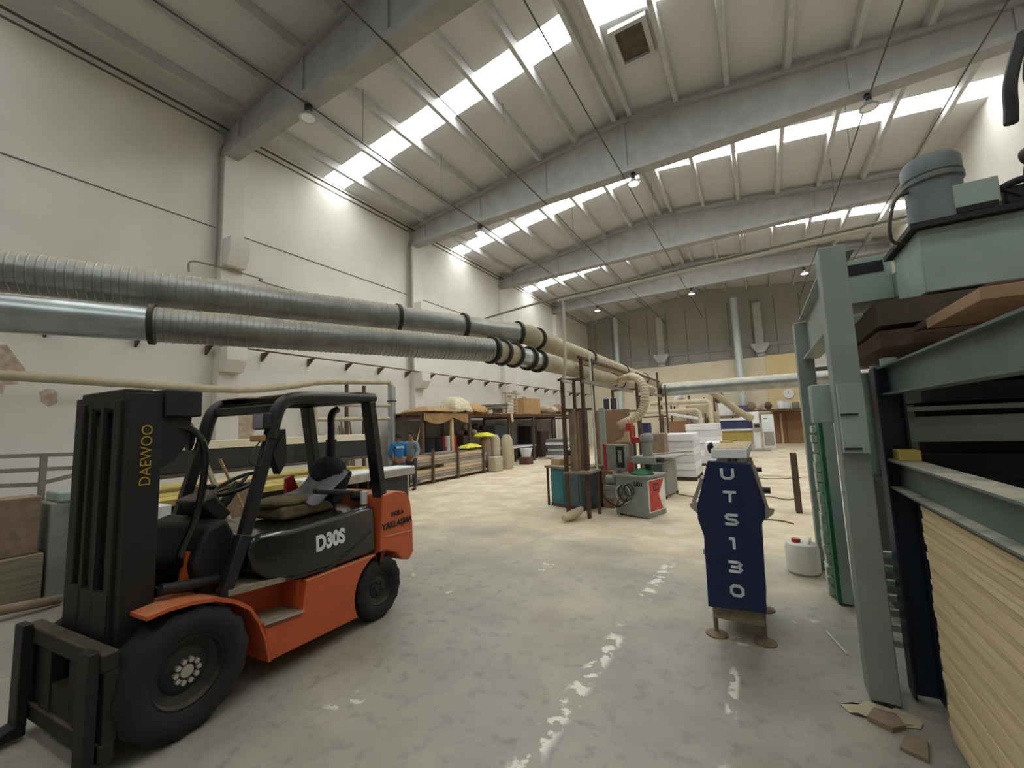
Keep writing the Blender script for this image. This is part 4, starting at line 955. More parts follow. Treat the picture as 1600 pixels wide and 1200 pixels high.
# floor cables
for i, pts in enumerate((((-.6, 11.0, .012), (.0, 11.2, .012), (.35, 10.9, .012), (.5, 11.0, .012)), ((-1.9, 11.0, .012), (-1.3, 10.6, .012), (-.6, 10.5, .012)), ((-.5, 8.6, .012), (.1, 8.7, .012), (.35, 8.5, .012)), ((-.4, 14.6, .012), (.2, 14.4, .012), (.9, 14.8, .012)))):
    tag(MB().tube(bez(pts, 8), .012, 6).build('floor_cable', 'rust'), 'thin cable lying on the sawdust floor, %s' % ('behind the sander to the press', 'from the grey table machine', 'right beside the press post', 'farthest down the hall')[i], 'cable')
# CNC machine far down the hall
cn_ = thing('cnc_router', 'white routing machine with dark gantry far down the hall', 'machine', (-1.1, 27.0, 0))
MB().box(-1.2, .75, -.4, .6, 1.2, 1.68).build('gantry', 'blue_dark', cn_, bevel=.02)
MB().box(-1.25, .78, -.45, .65, 1.68, 1.8).build('gantry_top', 'white_board', cn_)
MB().box(-1.1, .7, -.45, -.4, 1.1, 1.2).build('gantry_edge', 'white_board', cn_)
MB().box(-1.0, .7, -.3, .6, .35, 1.1).build('bed', 'yellow_dust', cn_)
MB().box(.78, 1.1, -.6, .5, .0, 2.1).build('column', 'white_board', cn_, bevel=.03)
MB().box(.2, .8, -.35, .4, 1.8, 2.1).build('head', 'white_board', cn_, bevel=.02)
MB().box(.8, 1.2, -.75, -.6, 1.1, 1.5).build('control_panel', 'profile_alu', cn_)
MB().box(.85, 1.1, -.76, -.75, 1.25, 1.42).build('screen', 'dark_panel', cn_)
MB().box(-.2, 1.5, -1.2, -.7, .0, .14).build('base_rail', 'profile_alu', cn_)
fr = thing('glazed_cabinet', 'white electrical cabinet beside the routing machine', 'cabinet', (.42, 28.6, 0))
MB().box(-.3, .3, -.2, .2, .0, 1.95).build('body', 'white_board', fr, bevel=.01)
MB().box(-.24, .24, -.212, -.2, 1.1, 1.85).build('door', 'table_white', fr); MB().box(-.24, .24, -.212, -.2, .15, .95).build('door', 'profile_alu', fr)
MB().box(-.22, .0, -.214, -.212, 1.68, 1.74).build('label_plate', 'steel_slate', fr)
tag(MB().box(-2.0, -1.0, 25.0, 25.7, .0, .55).build('low_table', 'profile_alu', bevel=.02), 'low pale bench in front of the routing machine', 'bench')
tag(MB().tube(bez([(-1.9, 25.5, .6), (-1.7, 25.4, .66), (-1.4, 25.5, .64), (-1.1, 25.6, .6)], 6), .04, 8).build('grey_hose', 'dusty_brown'), 'dusty hose lying on the low bench', 'hose')
# far wall furniture
struct(MB().box(.85, 1.5, 33.2, 33.3, 0, 2.15).build('door_1', 'door_brown', bevel=.01), 'left leaf of the brown double door in the far wall', 'door')
struct(MB().box(1.56, 2.4, 33.2, 33.3, 0, 2.15).build('door_2', 'door_brown', bevel=.01), 'right leaf of the brown double door in the far wall', 'door')
tag(MB().box(1.2, 1.3, 33.0, 33.12, .0, 2.0).build('plank', 'wood_pale'), 'pale plank leaning against the brown far door', 'plank')
tag(MB().box(-1.5, 2.6, 31.9, 33.4, 2.2, 2.28).build('storage_shelf', 'rust'), 'long storage shelf above the brown doors on the far wall', 'shelf')
for i, (x, w_, h_, m_, lb, ct, sh) in enumerate(((-1.05, .5, .35, 'violet', 'violet box at the left end of the far shelf', 'box', 'b'), (-.4, .35, .55, 'dusty_brown', 'dusty brown bundle on the far shelf, second from left', 'bundle', 'e'), (.1, .3, .7, 'hose', 'pale heap on the far shelf', 'heap', 'e'), (.6, .25, .5, 'platen', 'dark bundle on the far shelf beside the pale heap', 'bundle', 'e'), (1.3, .2, .5, 'white_board', 'left white can on the far shelf', 'can', 'c'), (1.65, .18, .45, 'white_board_edge', 'right white can on the far shelf', 'can', 'c'), (2.1, .2, .38, 'timber_old', 'brown can at the right end of the far shelf', 'can', 'c'))):
    if sh == 'b': o = MB().box(-w_, w_, -.2, .2, 0, h_).build('storage_box', m_, bevel=.01)
    elif sh == 'c': o = MB().lathe([(w_*.9, 0), (w_, .03), (w_, h_), (w_*.8, h_+.02), (0, h_+.02)], seg=16).build('paint_can', m_)
    else: o = MB().ell((0, 0, h_*.5), w_*.9, .2, h_*.5, nz=.12, rnd=rn).build('dusty_bundle', m_, sub=1)
    o.location = (x, 32.2, 2.285); tag(o, lb, ct)
tag(MB().bar((-.9, 32.3, 3.6), (-.2, 32.35, 2.3), .14, .05).build('plank', 'hose'), 'pale plank leaning on the shelf below the right galvanized riser', 'plank')
tag(MB().box(-2.4, -1.35, 32.6, 33.3, 2.0, 2.9).build('white_sheet', 'white_board', bevel=.02), 'white sheet stacked on the far wall left of the shelf', 'sheet')
tag(MB().box(-6.5, -1.4, 32.5, 33.45, 1.9, 2.0).build('loft_floor', 'dusty_brown'), 'low loft platform along the beige far wall', 'platform')
for i in range(5): tag(MB().box(-6.4+i*1.2, -6.3+i*1.2, 32.5, 32.6, 0, 1.9).build('loft_post', 'rust'), 'thin post under the low far loft, %s from the left' % ORD[i], 'post', 'posts under the far loft')
tag(MB().ell((0, 0, 0), .35, .25, .45, nz=.15, rnd=rn).build('hanging_coats', 'platen', sub=1), 'dark bundle hanging on the beige wall above the loft', 'bundle').location = (-2.35, 33.2, 3.35)
ck = thing('wall_clock', 'round white clock on the yellow panel of the far wall', 'clock', (1.85, 33.46, 3.3))
MB().lathe([(0, 0), (.3, 0), (.32, .03), (.3, .06), (.27, .06)], Matrix.Rotation(PI/2, 4, 'X'), seg=28).build('case', 'white_board', ck)
MB().lathe([(0, .045), (.28, .045), (.28, .05), (0, .05)], Matrix.Rotation(PI/2, 4, 'X'), seg=24).build('dial', 'clock_face', ck)
MB().bar((0, -.055, 0), (.0, -.055, .17), .03, .01).build('hand', 'steel_dark', ck); MB().bar((0, -.055, 0), (.11, -.055, -.06), .03, .01).build('hand', 'steel_dark', ck)
o = struct(MB().box(3.1, 4.2, 33.55, 33.58, 4.3, 4.95).build('window_11', 'window_glass'), 'small dark window in the white panel at the far right', 'window')
fm = MB()
for a, b, c, d in ((3.0, 3.12, 4.2, 5.05), (4.15, 4.3, 4.2, 5.05), (3.12, 4.15, 4.93, 5.05), (3.12, 4.15, 4.2, 4.32)): fm.box(a, b, 33.5, 33.58, c, d)
fm.build('window_frame', 'white_board', o)
o = struct(MB().box(-11.0, -9.9, 33.62, 33.645, 2.9, 3.8).build('window_12', 'window_glass'), 'small dark window low on the beige far wall behind the ducts', 'window')
fm = MB()
for a, b, c, d in ((-11.1, -11.0, 2.8, 3.9), (-9.9, -9.8, 2.8, 3.9), (-11.0, -9.9, 3.8, 3.9), (-11.0, -9.9, 2.8, 2.9), (-10.5, -10.4, 2.9, 3.8)): fm.box(a, b, 33.58, 33.645, c, d)
fm.build('window_frame', 'white_board', o)
# galvanized risers to the roof
for x, lb in ((-9.4, 'left'), (-.85, 'right')):
    t = thing('riser_duct', 'bright galvanized riser duct in front of the far wall, %s one' % lb, 'duct', (x, 33.0, 0), 0, 'galvanized risers')
    MB().tube([(0, 0, 2.29 if lb == 'right' else .0), (0, 0, 10.3)], .23 if lb == 'right' else .18, 20).build('tube', 'riser', t)
    for z in (4.0, 6.5, 9.0): rr_ = .23 if lb == 'right' else .18; MB().lathe([(rr_+.005, z), (rr_+.03, z), (rr_+.03, z+.06), (rr_+.005, z+.06)], seg=20).build('joint_ring', 'riser', t)
# ------------------------------------------------------------------ left wall fixtures
rl = thing('wall_rail', 'long thin steel rail on brackets along the left wall above the racks', 'rail', (XL, 0, 4.18))
MB().bar((.3, .3, .02), (.3, 33.4, .02), .05, .04).build('rail_bar', 'rust', rl)
br0 = None
for i in range(23):
    y = .9+i*1.42
    if min(abs(y-(b+.13)) for b in BEAMS) < .3: continue
    b = MB().prism([(.005, 0), (.33, 0), (.33, -.03), (.06, -.2), (.005, -.24)], -.025, .025).build('bracket', 'rust', rl) if not br0 else copy_tree(br0, rl)
    br0 = br0 or b; b.location = (0, y, 0)
dpipe = thing('dust_pipe', 'dusty pipe along the left wall with a bright vertical drop behind the forklift guard', 'pipe', (0, 0, 0))
MB().tube(bez([(-11.6, -2.5, 3.06), (-11.6, 2.0, 3.06), (-11.6, 5.5, 3.02), (-11.6, 7.0, 3.2), (-11.6, 8.2, 3.42), (-11.6, 10.5, 3.58), (-11.6, 10.8, 3.6), (-11.6, 10.95, 3.4)], 8), .095, 14).build('run', 'duct_dusty', dpipe)
MB().tube([(-11.6, 10.95, 3.45), (-11.6, 10.95, .0)], .14, 14).build('drop', 'galv_clean', dpipe)
ring_mb((-11.6, 10.95, 2.9), (0, 0, 1), .14).build('joint_ring', 'ring', dpipe)
for z in (2.72, 2.25): MB().tube([(-11.6, 7.9, z), (-11.6, 10.85, z+.02)], .07, 10).build('cross_pipe', 'duct_dusty', dpipe)
MB().tube([(-11.6, 7.85, 2.85), (-11.6, 7.9, .0)], .08, 10).build('cross_pipe', 'duct_dusty', dpipe)
for y in (9.0, 9.7): MB().box(-11.7, -11.62, y, y+.09, 0, 3.4).build('stand', 'rust', dpipe)
for i in range(7):
    h_ = rn.uniform(1.9, 2.35)
    tag(put(MB().bar((0, 0, 0), (-.35, 0, h_), .05, .03).build('wood_batten', 'timber_old'), (-11.78, 9.12+i*.07, .0)), 'wooden batten leaning on the left wall behind the cross pipes, %s from the left' % ORD[i], 'batten', 'battens on the left wall')
for i in range(3):
    tag(put(MB().bar((0, 0, 0), (-.3, 0, 2.1+.1*i), .1, .03).build('wood_plank', 'timber_old'), (-11.8, 11.62+i*.16, .0)), '%s of three planks leaning on the wall behind the worker in blue' % ('left', 'middle', 'right')[i], 'plank', 'planks behind the worker')
# conduits
tag(MB().tube(bez([(-11.9, 4.6, 5.95), (-11.9, 4.62, 6.2), (-11.9, 5.0, 6.27), (-11.88, 6.3, 6.27), (-12.12, 6.6, 6.27), (-12.12, 9.2, 6.26)], 6), .025, 8).build('wall_conduit', 'pipe_grey'), 'thin conduit on the left wall passing under the nearest upper corbel', 'conduit')
for y, lb in ((5.26, 'nearest'), (12.38, 'second')):
    for d in (0, .09):
        if d and y < 6: continue
        tag(MB().tube([(-12.05, y+d, 6.3 if y < 6 else 4.3), (-12.05, y+d, 9.6), (-11.9, y+d, 9.75)], .03, 8).build('down_pipe', 'pipe_grey'), 'thin vertical pipe beside the %s wall column%s' % (lb, ', right one of a pair' if d else ''), 'pipe')
tag(MB().tube(bez([(XL+.3, YB+.2, 10.24), (XL+.3, 5, 10.23), (XL+.3, 12, 10.22), (XL+.3, 33.8, 10.2)], 4), .03, 6).build('eave_pipe', 'cable'), 'thin dark pipe following the eaves of the left wall', 'pipe')
# stained and flaked patches on the plaster
def stain(y0, y1, z0, z1, lab, n=22):
    cy_, cz_ = (y0+y1)/2, (z0+z1)/2
    poly = []
    for i in range(n):
        a = 2*PI*i/n; k_ = rn.uniform(.72, 1.1); poly.append((cy_+(y1-y0)/2*math.cos(a)*k_, cz_+(z1-z0)/2*math.sin(a)*k_))
    return struct(MB().prism(poly, XL+.001, XL+.006, 'x').build('plaster_stain', 'plaster_stain', smooth=False), lab, 'stain')
stain(5.3, 6.6, 1.4, 2.8, 'brown flaked patch on the left wall seen through the forklift guard')
stain(1.2, 2.1, 2.75, 3.75, 'large brown stain on the left wall at the picture edge')
stain(2.3, 2.6, 2.55, 2.9, 'small reddish stain below the wall pipe at the left edge', 12)
tag(MB().box(XL+.005, XL+.02, 8.4, 8.56, 1.82, 2.0).build('wall_notice', 'white_paint'), 'small white notice on the left wall behind the exhaust pipe', 'notice')

# ------------------------------------------------------------------ long panel saw behind the forklift
ps = thing('panel_saw', 'long panel saw with dark beam, cream top and white table, behind the forklift', 'machine', (-7, 0, 0))
MB().box(-1.25, -1.0, 2.6, 7.0, 1.26, 1.62).build('beam', 'dark_panel', ps, bevel=.01)
MB().box(-1.6, -.98, 2.58, 7.02, 1.62, 1.76).build('beam_cover', 'beige_board', ps, bevel=.01)
MB().box(-1.3, -.95, 2.6, 7.0, 1.2, 1.255).build('pressure_bar', 'platen', ps)
MB().box(-.997, -.99, 5.0, 5.25, 1.3, 1.6).build('beam_hatch', 'steel_dark', ps)
MB().box(-2.6, -.56, 2.5, 7.0, .9, .98).build('rear_table', 'yellow_dust', ps)
MB().box(-.55, 0, 4.6, 7.3, .8, .985).build('white_table', 'table_white', ps, bevel=.01)
MB().box(.0, .012, 4.6, 7.3, .8, .95).build('table_profile', 'profile_alu', ps)
MB().box(-.55, -.1, 2.5, 4.55, .88, .97).build('dusty_table', 'yellow_dust', ps)
for y in (3.3, 4.3): MB().box(-.55, -.1, y, y+.015, .97, .974).build('table_joint', 'timber_old', ps)
MB().box(-1.3, -.05, 6.4, 7.12, 0, .795).build('end_cabinet', 'dark_panel', ps, bevel=.01)
MB().box(-.06, -.03, 7.1, 7.14, 0, .79).build('end_leg', 'profile_alu', ps)
MB().box(-1.3, -.4, 2.5, 6.3, .1, .88).build('base', 'steel_dark', ps)
for i in range(6): MB().box(-.35, -.2, 4.7+i*.28, 4.76+i*.28, .62, .79).build('table_bracket', 'rust', ps)
MB().box(-.4, -.1, 4.6, 6.4, .5, .6).build('lower_rail', 'rust', ps)
# boxes and boards in front of it, seen through the forklift
tag(MB().box(-6.75, -6.3, 2.75, 3.4, .6, 1.16).build('wooden_chest', 'dusty_brown', bevel=.01), 'dusty brown chest in front of the panel saw, seen through the forklift cab', 'chest')
tag(MB().box(-6.8, -6.28, 2.72, 3.45, 1.162, 1.2).build('chest_board', 'wood_pale'), 'pale board lying on the brown chest', 'board')
tag(MB().box(-6.9, -6.2, 2.4, 3.6, 0, .598).build('low_bench', 'steel_dark'), 'dark low bench under the brown chest', 'bench')
tag(MB().bar((-5.85, 3.35, .02), (-6.2, 2.83, 1.52), .05, .03).build('wood_batten', 'wood_board'), 'brown batten leaning against the chest, right one of two crossing sticks', 'batten', 'battens at the chest')
tag(MB().bar((-5.5, 2.95, .02), (-6.17, 2.66, 1.47), .06, .03).build('wood_batten', 'timber_old'), 'darker batten leaning against the chest, left one of two crossing sticks', 'batten', 'battens at the chest')
tag(MB().box(-6.95, -6.35, 1.95, 2.38, .84, 1.0).build('white_parcel', 'table_white', bevel=.01), 'pale parcel left of the brown chest behind the mast', 'parcel')
tag(MB().box(-6.95, -6.3, 1.9, 2.39, .0, .838).build('tool_box', 'machine_grey', bevel=.01), 'grey box under the pale parcel behind the mast', 'box')
tag(MB().prism([(-6.15, 2.0), (-5.6, 2.0), (-5.6, 2.45), (-6.15, 2.5)], .8, .84, 'z').build('plywood_offcut', 'wood_pale'), 'pale plywood offcut on trestle between chest and forklift', 'board')
tag(MB().prism([(-6.1, 2.05), (-5.65, 2.05), (-5.65, 2.4), (-6.1, 2.45)], .0, .798, 'z').build('trestle_box', 'steel_dark'), 'dark box carrying the plywood offcut', 'box')

# grey green machine at the left picture edge
lm = thing('grinding_machine', 'grey green machine with upper tube frame at the left picture edge', 'machine', (-7.6, 1.6, 0))
MB().box(-.35, .3, -.05, .35, .0, 1.1).build('body', 'machine_grey', lm, bevel=.02)
MB().box(-.2, .32, .0, .5, 1.1, 1.22).build('head', 'steel_green', lm, bevel=.02)
MB().box(-.1, .35, .1, .55, 1.0, 1.06).build('tray', 'wood_pale', lm)
fr_ = [((-.3, -.55, 0), (-.3, -.55, 1.7)), ((-.3, -.02, 0), (-.3, -.02, 1.68)), ((-.3, -.55, 1.68), (-.3, .82, 1.64)), ((-.3, -.4, 1.5), (-.3, .82, 1.46)), ((-.3, -.4, 1.36), (-.3, -.4, 1.5)), ((-.3, -.55, 1.34), (-.3, -.02, 1.3)), ((-.3, 0, 1.32), (-.3, .82, 1.5))]
for a, b in fr_: MB().bar(a, b, .05 if a[2] > 0 else .06).build('tube', 'pipe_grey', lm)
MB().bar((-.3, .82, 0), (-.3, .82, 1.66), .05).build('tube', 'pipe_grey', lm)
tag(MB().box(-7.75, -7.35, 1.12, 1.48, .55, 1.2).build('cardboard_box', 'dusty_brown', bevel=.01), 'dusty brown carton beside the grey green machine at the left edge', 'box')
tag(MB().box(-7.8, -7.3, 1.05, 1.52, .0, .546).build('work_stand', 'timber_old', bevel=.01), 'worn wooden stand under the dusty brown carton', 'stand')
tag(MB().tube(bez([(-7.1, .6, .06), (-7.0, .95, .1), (-6.9, 1.3, .1), (-6.95, 1.6, .06)], 6), [.05]*19, 10).build('thick_hose', 'dusty_brown'), 'brown hose lying on the floor before the left machine', 'hose')

# ------------------------------------------------------------------ timber rack
tr = thing('timber_rack', 'dark steel stanchion rack holding planks near the left wall', 'rack', (-9.6, 0, 0))
for y in (10.9, 12.25, 13.9):
    MB().box(-.03, .03, y-.04, y+.04, 0, 1.15).build('stanchion', 'rust', tr)
    MB().box(-.6, -.54, y-.04, y+.04, 0, 1.15).build('stanchion', 'rust', tr)
    MB().box(-.54, -.03, y-.04, y+.04, .04, .1).build('cross_bar', 'rust', tr)
z = .105
for lv in range(8):
    th = rn.choice((.09, .11, .12)); x = -9.65
    for c in range(2):
        w_ = rn.uniform(.215, .235); y0 = rn.uniform(9.9, 10.5); y1 = rn.uniform(13.9, 14.25)
        if lv in (4,) and c == 0: y0 += 1.5
        o = MB().box(x-w_, x, y0, y1, z, z+th-.012).build('timber_plank', ('timber', 'timber_old', 'profile_alu', 'wood_pale')[(lv+c) % 4], bevel=.004)
        tag(o, 'long plank in the dark stanchion rack, %s layer from the floor, %s one' % (ORD[lv], ('front', 'back')[c]), 'plank', 'planks in the stanchion rack'); x -= w_+.01
    z += th
for i, (x0, x1, y0, y1) in enumerate(((-10.14, -9.64, 10.3, 12.9), (-10.12, -9.66, 11.2, 12.7), (-10.1, -9.66, 10.9, 12.3))):
    tag(MB().box(x0, x1, y0, y1, z+.002+i*.02, z+.02+i*.02).build('metal_sheet', 'galv_clean'), '%s of three pale sheets on top of the planks' % ('lowest', 'middle', 'topmost')[i], 'sheet', 'sheets on the planks')
def drape(name, m, c, w_, d_, h_, lab, cat, seed, group=None):
    r_ = random.Random(seed); ph = [r_.uniform(0, 6) for _ in range(4)]
    def f(u, v):
        x, y = (u-.5), (v-.5); e = max(abs(x), abs(y))*2
        zz = h_*(1-e**3)+.08*h_*math.sin(9*u+ph[0])*math.cos(7*v+ph[1])+.05*h_*math.sin(17*u*v+ph[2])
        return (c[0]+w_*x*(1+.1*math.sin(8*v+ph[3])), c[1]+d_*y, c[2]+max(zz, 0)+.012)
    return tag(MB().grid(18, 18, f).build(name, m, solid=.015), lab, cat, group)
drape('yellow_sheet', 'yellow', (-9.88, 13.4, 1.03), .46, 1.0, .14, 'yellow plastic sheet lying on the plank stack', 'sheet', 1)
drape('yellow_sheet', 'yellow', (-9.95, 14.5, 1.42), .6, .75, .16, 'yellow plastic sheet draped over the sacks behind the planks', 'sheet', 2)
def sack(x, y, h_, r, lab, m='dusty_brown'):
    o = MB().lathe([(r*.9, 0), (r, .1), (r*1.02, h_*.5), (r*.95, h_*.85), (r*.6, h_*.98), (0, h_)], seg=18, rf=lambda i, k: 1+.05*math.sin(k*2.1+i)).build('tall_sack', m); o.location = (x, y, 0)
    return tag(o, lab, 'sack', 'tall sacks by the planks')
sack(-9.98, 14.6, 1.45, .24, 'tall tan sack at the end of the planks, under the yellow sheet'); sack(-9.85, 15.13, 1.5, .24, 'tall tan sack at the end of the planks, middle one', 'timber'); sack(-9.5, 15.55, 1.48, .25, 'tall tan sack at the end of the planks, right one', 'timber')
tag(MB().box(-9.66, -9.28, 14.28, 14.86, .0, .6).build('paper_bale', 'timber', bevel=.03), 'pale bale at the foot of the tall sacks', 'bale').location = (0.0, -.0, 0)
o = tag(MB().lathe([(.22, 0), (.3, .35), (.31, .4), (.27, .4), (0, .15)], seg=20).build('white_basket', 'white_board_edge'), 'white tub on a dark stand right of the tall sacks', 'tub'); o.location = (-9.7, 17.6, .35)
tag(MB().box(-9.95, -9.45, 17.35, 17.85, 0, .348).build('dark_stand', 'rust', bevel=.01), 'dark stand under the white tub', 'stand')
tag(MB().ell((0, 0, .22), .3, .35, .22, nz=.1, rnd=rn).build('scrap_heap', 'dusty_brown', sub=1), 'dusty scrap heap at the near end of the planks', 'heap').location = (-10.4, 9.75, 0)
# upright rolls behind the planks
for i, (y, r, h_, m_, lb) in enumerate(((12.15, .2, 1.5, 'steel_dark', 'dark grey roll standing behind the planks, leftmost'), (12.6, .2, 1.5, 'cloth_dark', 'dark grey roll standing second from left behind the planks'), (12.92, .1, 1.52, 'machine_red', 'thin red roll left of the white roll'), (13.15, .14, 1.54, 'white_board', 'white roll standing behind the planks'), (13.5, .17, 1.52, 'machine_red', 'thick red roll right of the white roll'))):
    o = MB().cyl((0, 0, 0), (0, 0, h_), r, 18).build('fabric_roll', m_, bevel=.01); o.location = (-10.85, y, 0); tag(o, lb, 'roll', 'rolls behind the planks')

# ------------------------------------------------------------------ storage rack along the left wall
sr = thing('storage_rack', 'long rusty steel rack with timber deck along the left wall', 'rack', (-10.3, 0, 0))
for y, m_ in ((11.15, 'rust'), (12.8, 'wood_pale'), (13.95, 'rust'), (17.1, 'rust'), (19.6, 'rust'), (22.3, 'rust'), (25.0, 'rust')):
    MB().box(-.05, .05, y-.06, y+.06, 0, 2.18).build('upright', m_, sr); MB().box(-1.45, -1.37, y-.05, y+.05, 0, 2.18).build('upright', 'rust', sr)
    MB().box(-1.45, .05, y-.05, y+.05, 2.181, 2.27).build('cross_beam', 'rust', sr)
MB().box(-.05, .05, 11.1, 25.1, 2.272, 2.4).build('front_beam', 'rust', sr); MB().box(-1.45, -1.35, 11.1, 25.1, 2.272, 2.4).build('rear_beam', 'rust', sr)
for i in range(28):
    MB().box(-1.5, .1, 11.15+i*.5, 11.55+i*.5, 2.402, 2.44).build('deck_board', 'wood_board' if i % 3 else 'door_brown', sr)
MB().bar((.02, 11.2, 2.35), (-.3, 11.05, 1.0), .04).build('brace', 'wood_pale', sr)
MB().box(-1.6, -1.52, 11.1, 25.2, .1, 2.2).build('back_panel', 'dusty_grey', sr)
zt = 2.445
drape('brown_tarp', 'tarp', (-10.7, 11.95, zt), 1.3, 1.7, .2, 'brown tarpaulin covering the near end of the storage rack', 'tarpaulin', 5)
tag(MB().grid(14, 8, lambda u, v: (-10.17+.03*math.sin(9*u), 11.1+2.6*u, zt-.02-(.18+.25*abs(math.sin(4.2*u+.4)))*v)).build('hanging_tarp', 'tarp', solid=.012), 'hem of brown cloth hanging down the front of the rack', 'cloth')
drape('plastic_bag', 'plastic_film', (-10.55, 13.4, zt), 1.0, 1.15, .62, 'heaped translucent plastic sheet on the storage rack', 'plastic sheet', 8)
drape('paper_sheet', 'cardboard', (-10.6, 14.62, zt), 1.0, 1.05, .4, 'brown paper sheet tented on the storage rack', 'paper', 9)
for i in range(4):
    o = MB().box(-.3, .3, -1.0, 1.0, 0, .05).build('dark_board', ('platen', 'timber_old', 'rust', 'platen')[i]); o.location = (-10.7+.06*i, 16.25, zt+.18+i*.065); o.rotation_euler = (.06, 0, .05*i)
    tag(o, 'flat board in the dark pile on the rack, %s' % ('lowest', 'second', 'third', 'topmost')[i], 'board', 'dark boards on the rack')
tag(MB().box(-11.0, -10.4, 15.45, 15.6, zt, zt+.17).build('wood_block', 'timber'), 'near bearer under the dark board pile', 'block'); tag(MB().box(-11.0, -10.4, 16.8, 16.95, zt, zt+.25).build('wood_block', 'timber'), 'far bearer under the dark board pile', 'block')
sl = thing('slatted_tower', 'stacked pale slatted frames on the storage rack', 'frame', (-10.6, 17.95, zt))
for y in (-.5, .5): MB().box(-.04, .04, y-.04, y+.04, 0, 1.0).build('upright', 'wood_pale', sl)
for k_ in range(6): MB().box(-.05, .05, -.6, .6, .1+k_*.16, .16+k_*.16).build('slat', 'timber', sl)
MB().bar((.0, -.8, 1.02), (.0, .8, 1.02), .06, .04).build('top_slat', 'timber_old', sl)
cb = thing('shipping_carton', 'large tan wooden carton on the storage rack', 'carton', (-10.6, 19.6, zt))
MB().box(-.3, .3, -.95, .95, 0, .82).build('body', 'cardboard', cb, bevel=.01); MB().box(.3, .34, -1.0, -.75, -.0, .86).build('edge_board', 'wood_board', cb)
for i, (y, h_, r, m_) in enumerate(((21.2, .35, .33, 'dusty_brown'), (21.95, .5, .33, 'timber'), (22.7, .45, .33, 'hose'), (23.45, .6, .33, 'dusty_brown'), (24.25, .4, .33, 'timber'))):
    o = MB().ell((0, 0, h_*.45), .35, r, h_*.5, seg=14, nz=.16, rnd=rn).build('scrap_bundle', m_); o.location = (-10.6, y, zt+.04)
    tag(o, 'dusty bundle right of the big carton on the rack, number %s along' % ('one', 'two', 'three', 'four', 'five')[i], 'bundle', 'bundles on the rack')
tag(put(MB().box(-.02, .02, -.09, .09, -.4, 0).build('hanging_tag', 'wood_pale'), (-10.2, 17.2, 2.42)), 'pale strip of wood hanging off the rack edge', 'strip').rotation_euler = (.3, 0, 0)
# stuff under the rack
tag(MB().box(-11.6, -10.6, 16.9, 20.4, .72, .8).build('work_bench', 'white_board_edge'), 'pale bench top under the storage rack', 'bench')
for n_, y in enumerate((17.0, 18.6, 20.2)): tag(MB().box(-11.2, -10.9, y, y+.1, 0, .72).build('bench_leg_block', 'steel_dark'), 'dark support under the pale bench, %s one' % ('near', 'middle', 'far')[n_], 'support', 'supports under the pale bench')
for i, (x, y, a, b, h_, m_, lb) in enumerate(((-11.2, 15.0, .5, .9, 1.5, 'platen', 'dark crate stack under the rack left of the pale bench'), (-11.3, 16.42, .3, .45, 1.9, 'steel_dark', 'tall dark locker under the rack left of the pale bench'), (-11.55, 18.4, .12, .7, 1.9, 'steel_slate', 'grey panel standing behind the pale bench'), (-11.3, 20.9, .4, .4, 1.8, 'steel_dark', 'dark cabinet under the rack right of the pale bench'), (-11.45, 13.2, .15, .4, 1.1, 'door_brown', 'brown shelf unit under the near end of the rack'), (-11.2, 22.2, .35, .5, 1.5, 'rust', 'rusty cabinet under the far part of the rack'))):
    tag(MB().box(x-a/1, x+a/1-.05, y-b, y+b, 0, h_).build('storage_cabinet', m_, bevel=.01), lb, 'cabinet')
for i in range(10):
    o = MB().ell((0, 0, 0), rn.uniform(.12, .2), rn.uniform(.15, .25), rn.uniform(.1, .16), seg=12, rings=7, nz=.12, rnd=rn).build('scrap_piece', ('dusty_brown', 'steel_dark', 'hose', 'timber')[i % 4]); o.location = (-11.1+.3*(i % 2), 14.35+.19*i if i < 7 else 14.5+.3*(i-7), 1.62+(.22 if i >= 7 else 0))
    tag(o, 'odd piece in the dark scrap heap under the rack, %s' % (ORD[i]+' along the lower row' if i < 7 else ORD[i-7]+' along the upper row'), 'scrap', 'scrap under the rack')
for i in range(6):
    th = .17
    o = MB().box(-9.9, -8.7, 20.6, 23.2, .06+i*th, .06+(i+1)*th-.03).build('panel_pack', 'galv_clean' if i % 2 else 'white_board_edge', bevel=.004)
    if i == 0: pass
    o.location = (-.2+rn.uniform(-.05, .05), rn.uniform(-.1, .1), 0)
    tag(o, 'silvery panel pack in the stack before the far rack, %s' % ('bottom', 'second', 'third', 'fourth', 'fifth', 'top')[i], 'panel pack', 'silvery panel packs')
tag(MB().box(-10.1, -8.9, 20.8, 23.0, 0, .058).build('low_pallet', 'rust'), 'rusty base under the silvery panel packs', 'base')
tag(MB().bar((-10.0, 16.9, 0), (-10.25, 17.3, .9), .1, .03).build('plank', 'wood_pale'), 'short plank leaning on the rack upright beside the white tub', 'plank')
# little junction box and valve on the far part of the wall
tag(MB().box(XL+.005, XL+.2, 11.9, 12.2, 1.5, 1.9).build('switch_box', 'steel_slate', bevel=.01), 'grey switch box on the wall right of the workers', 'switch box')

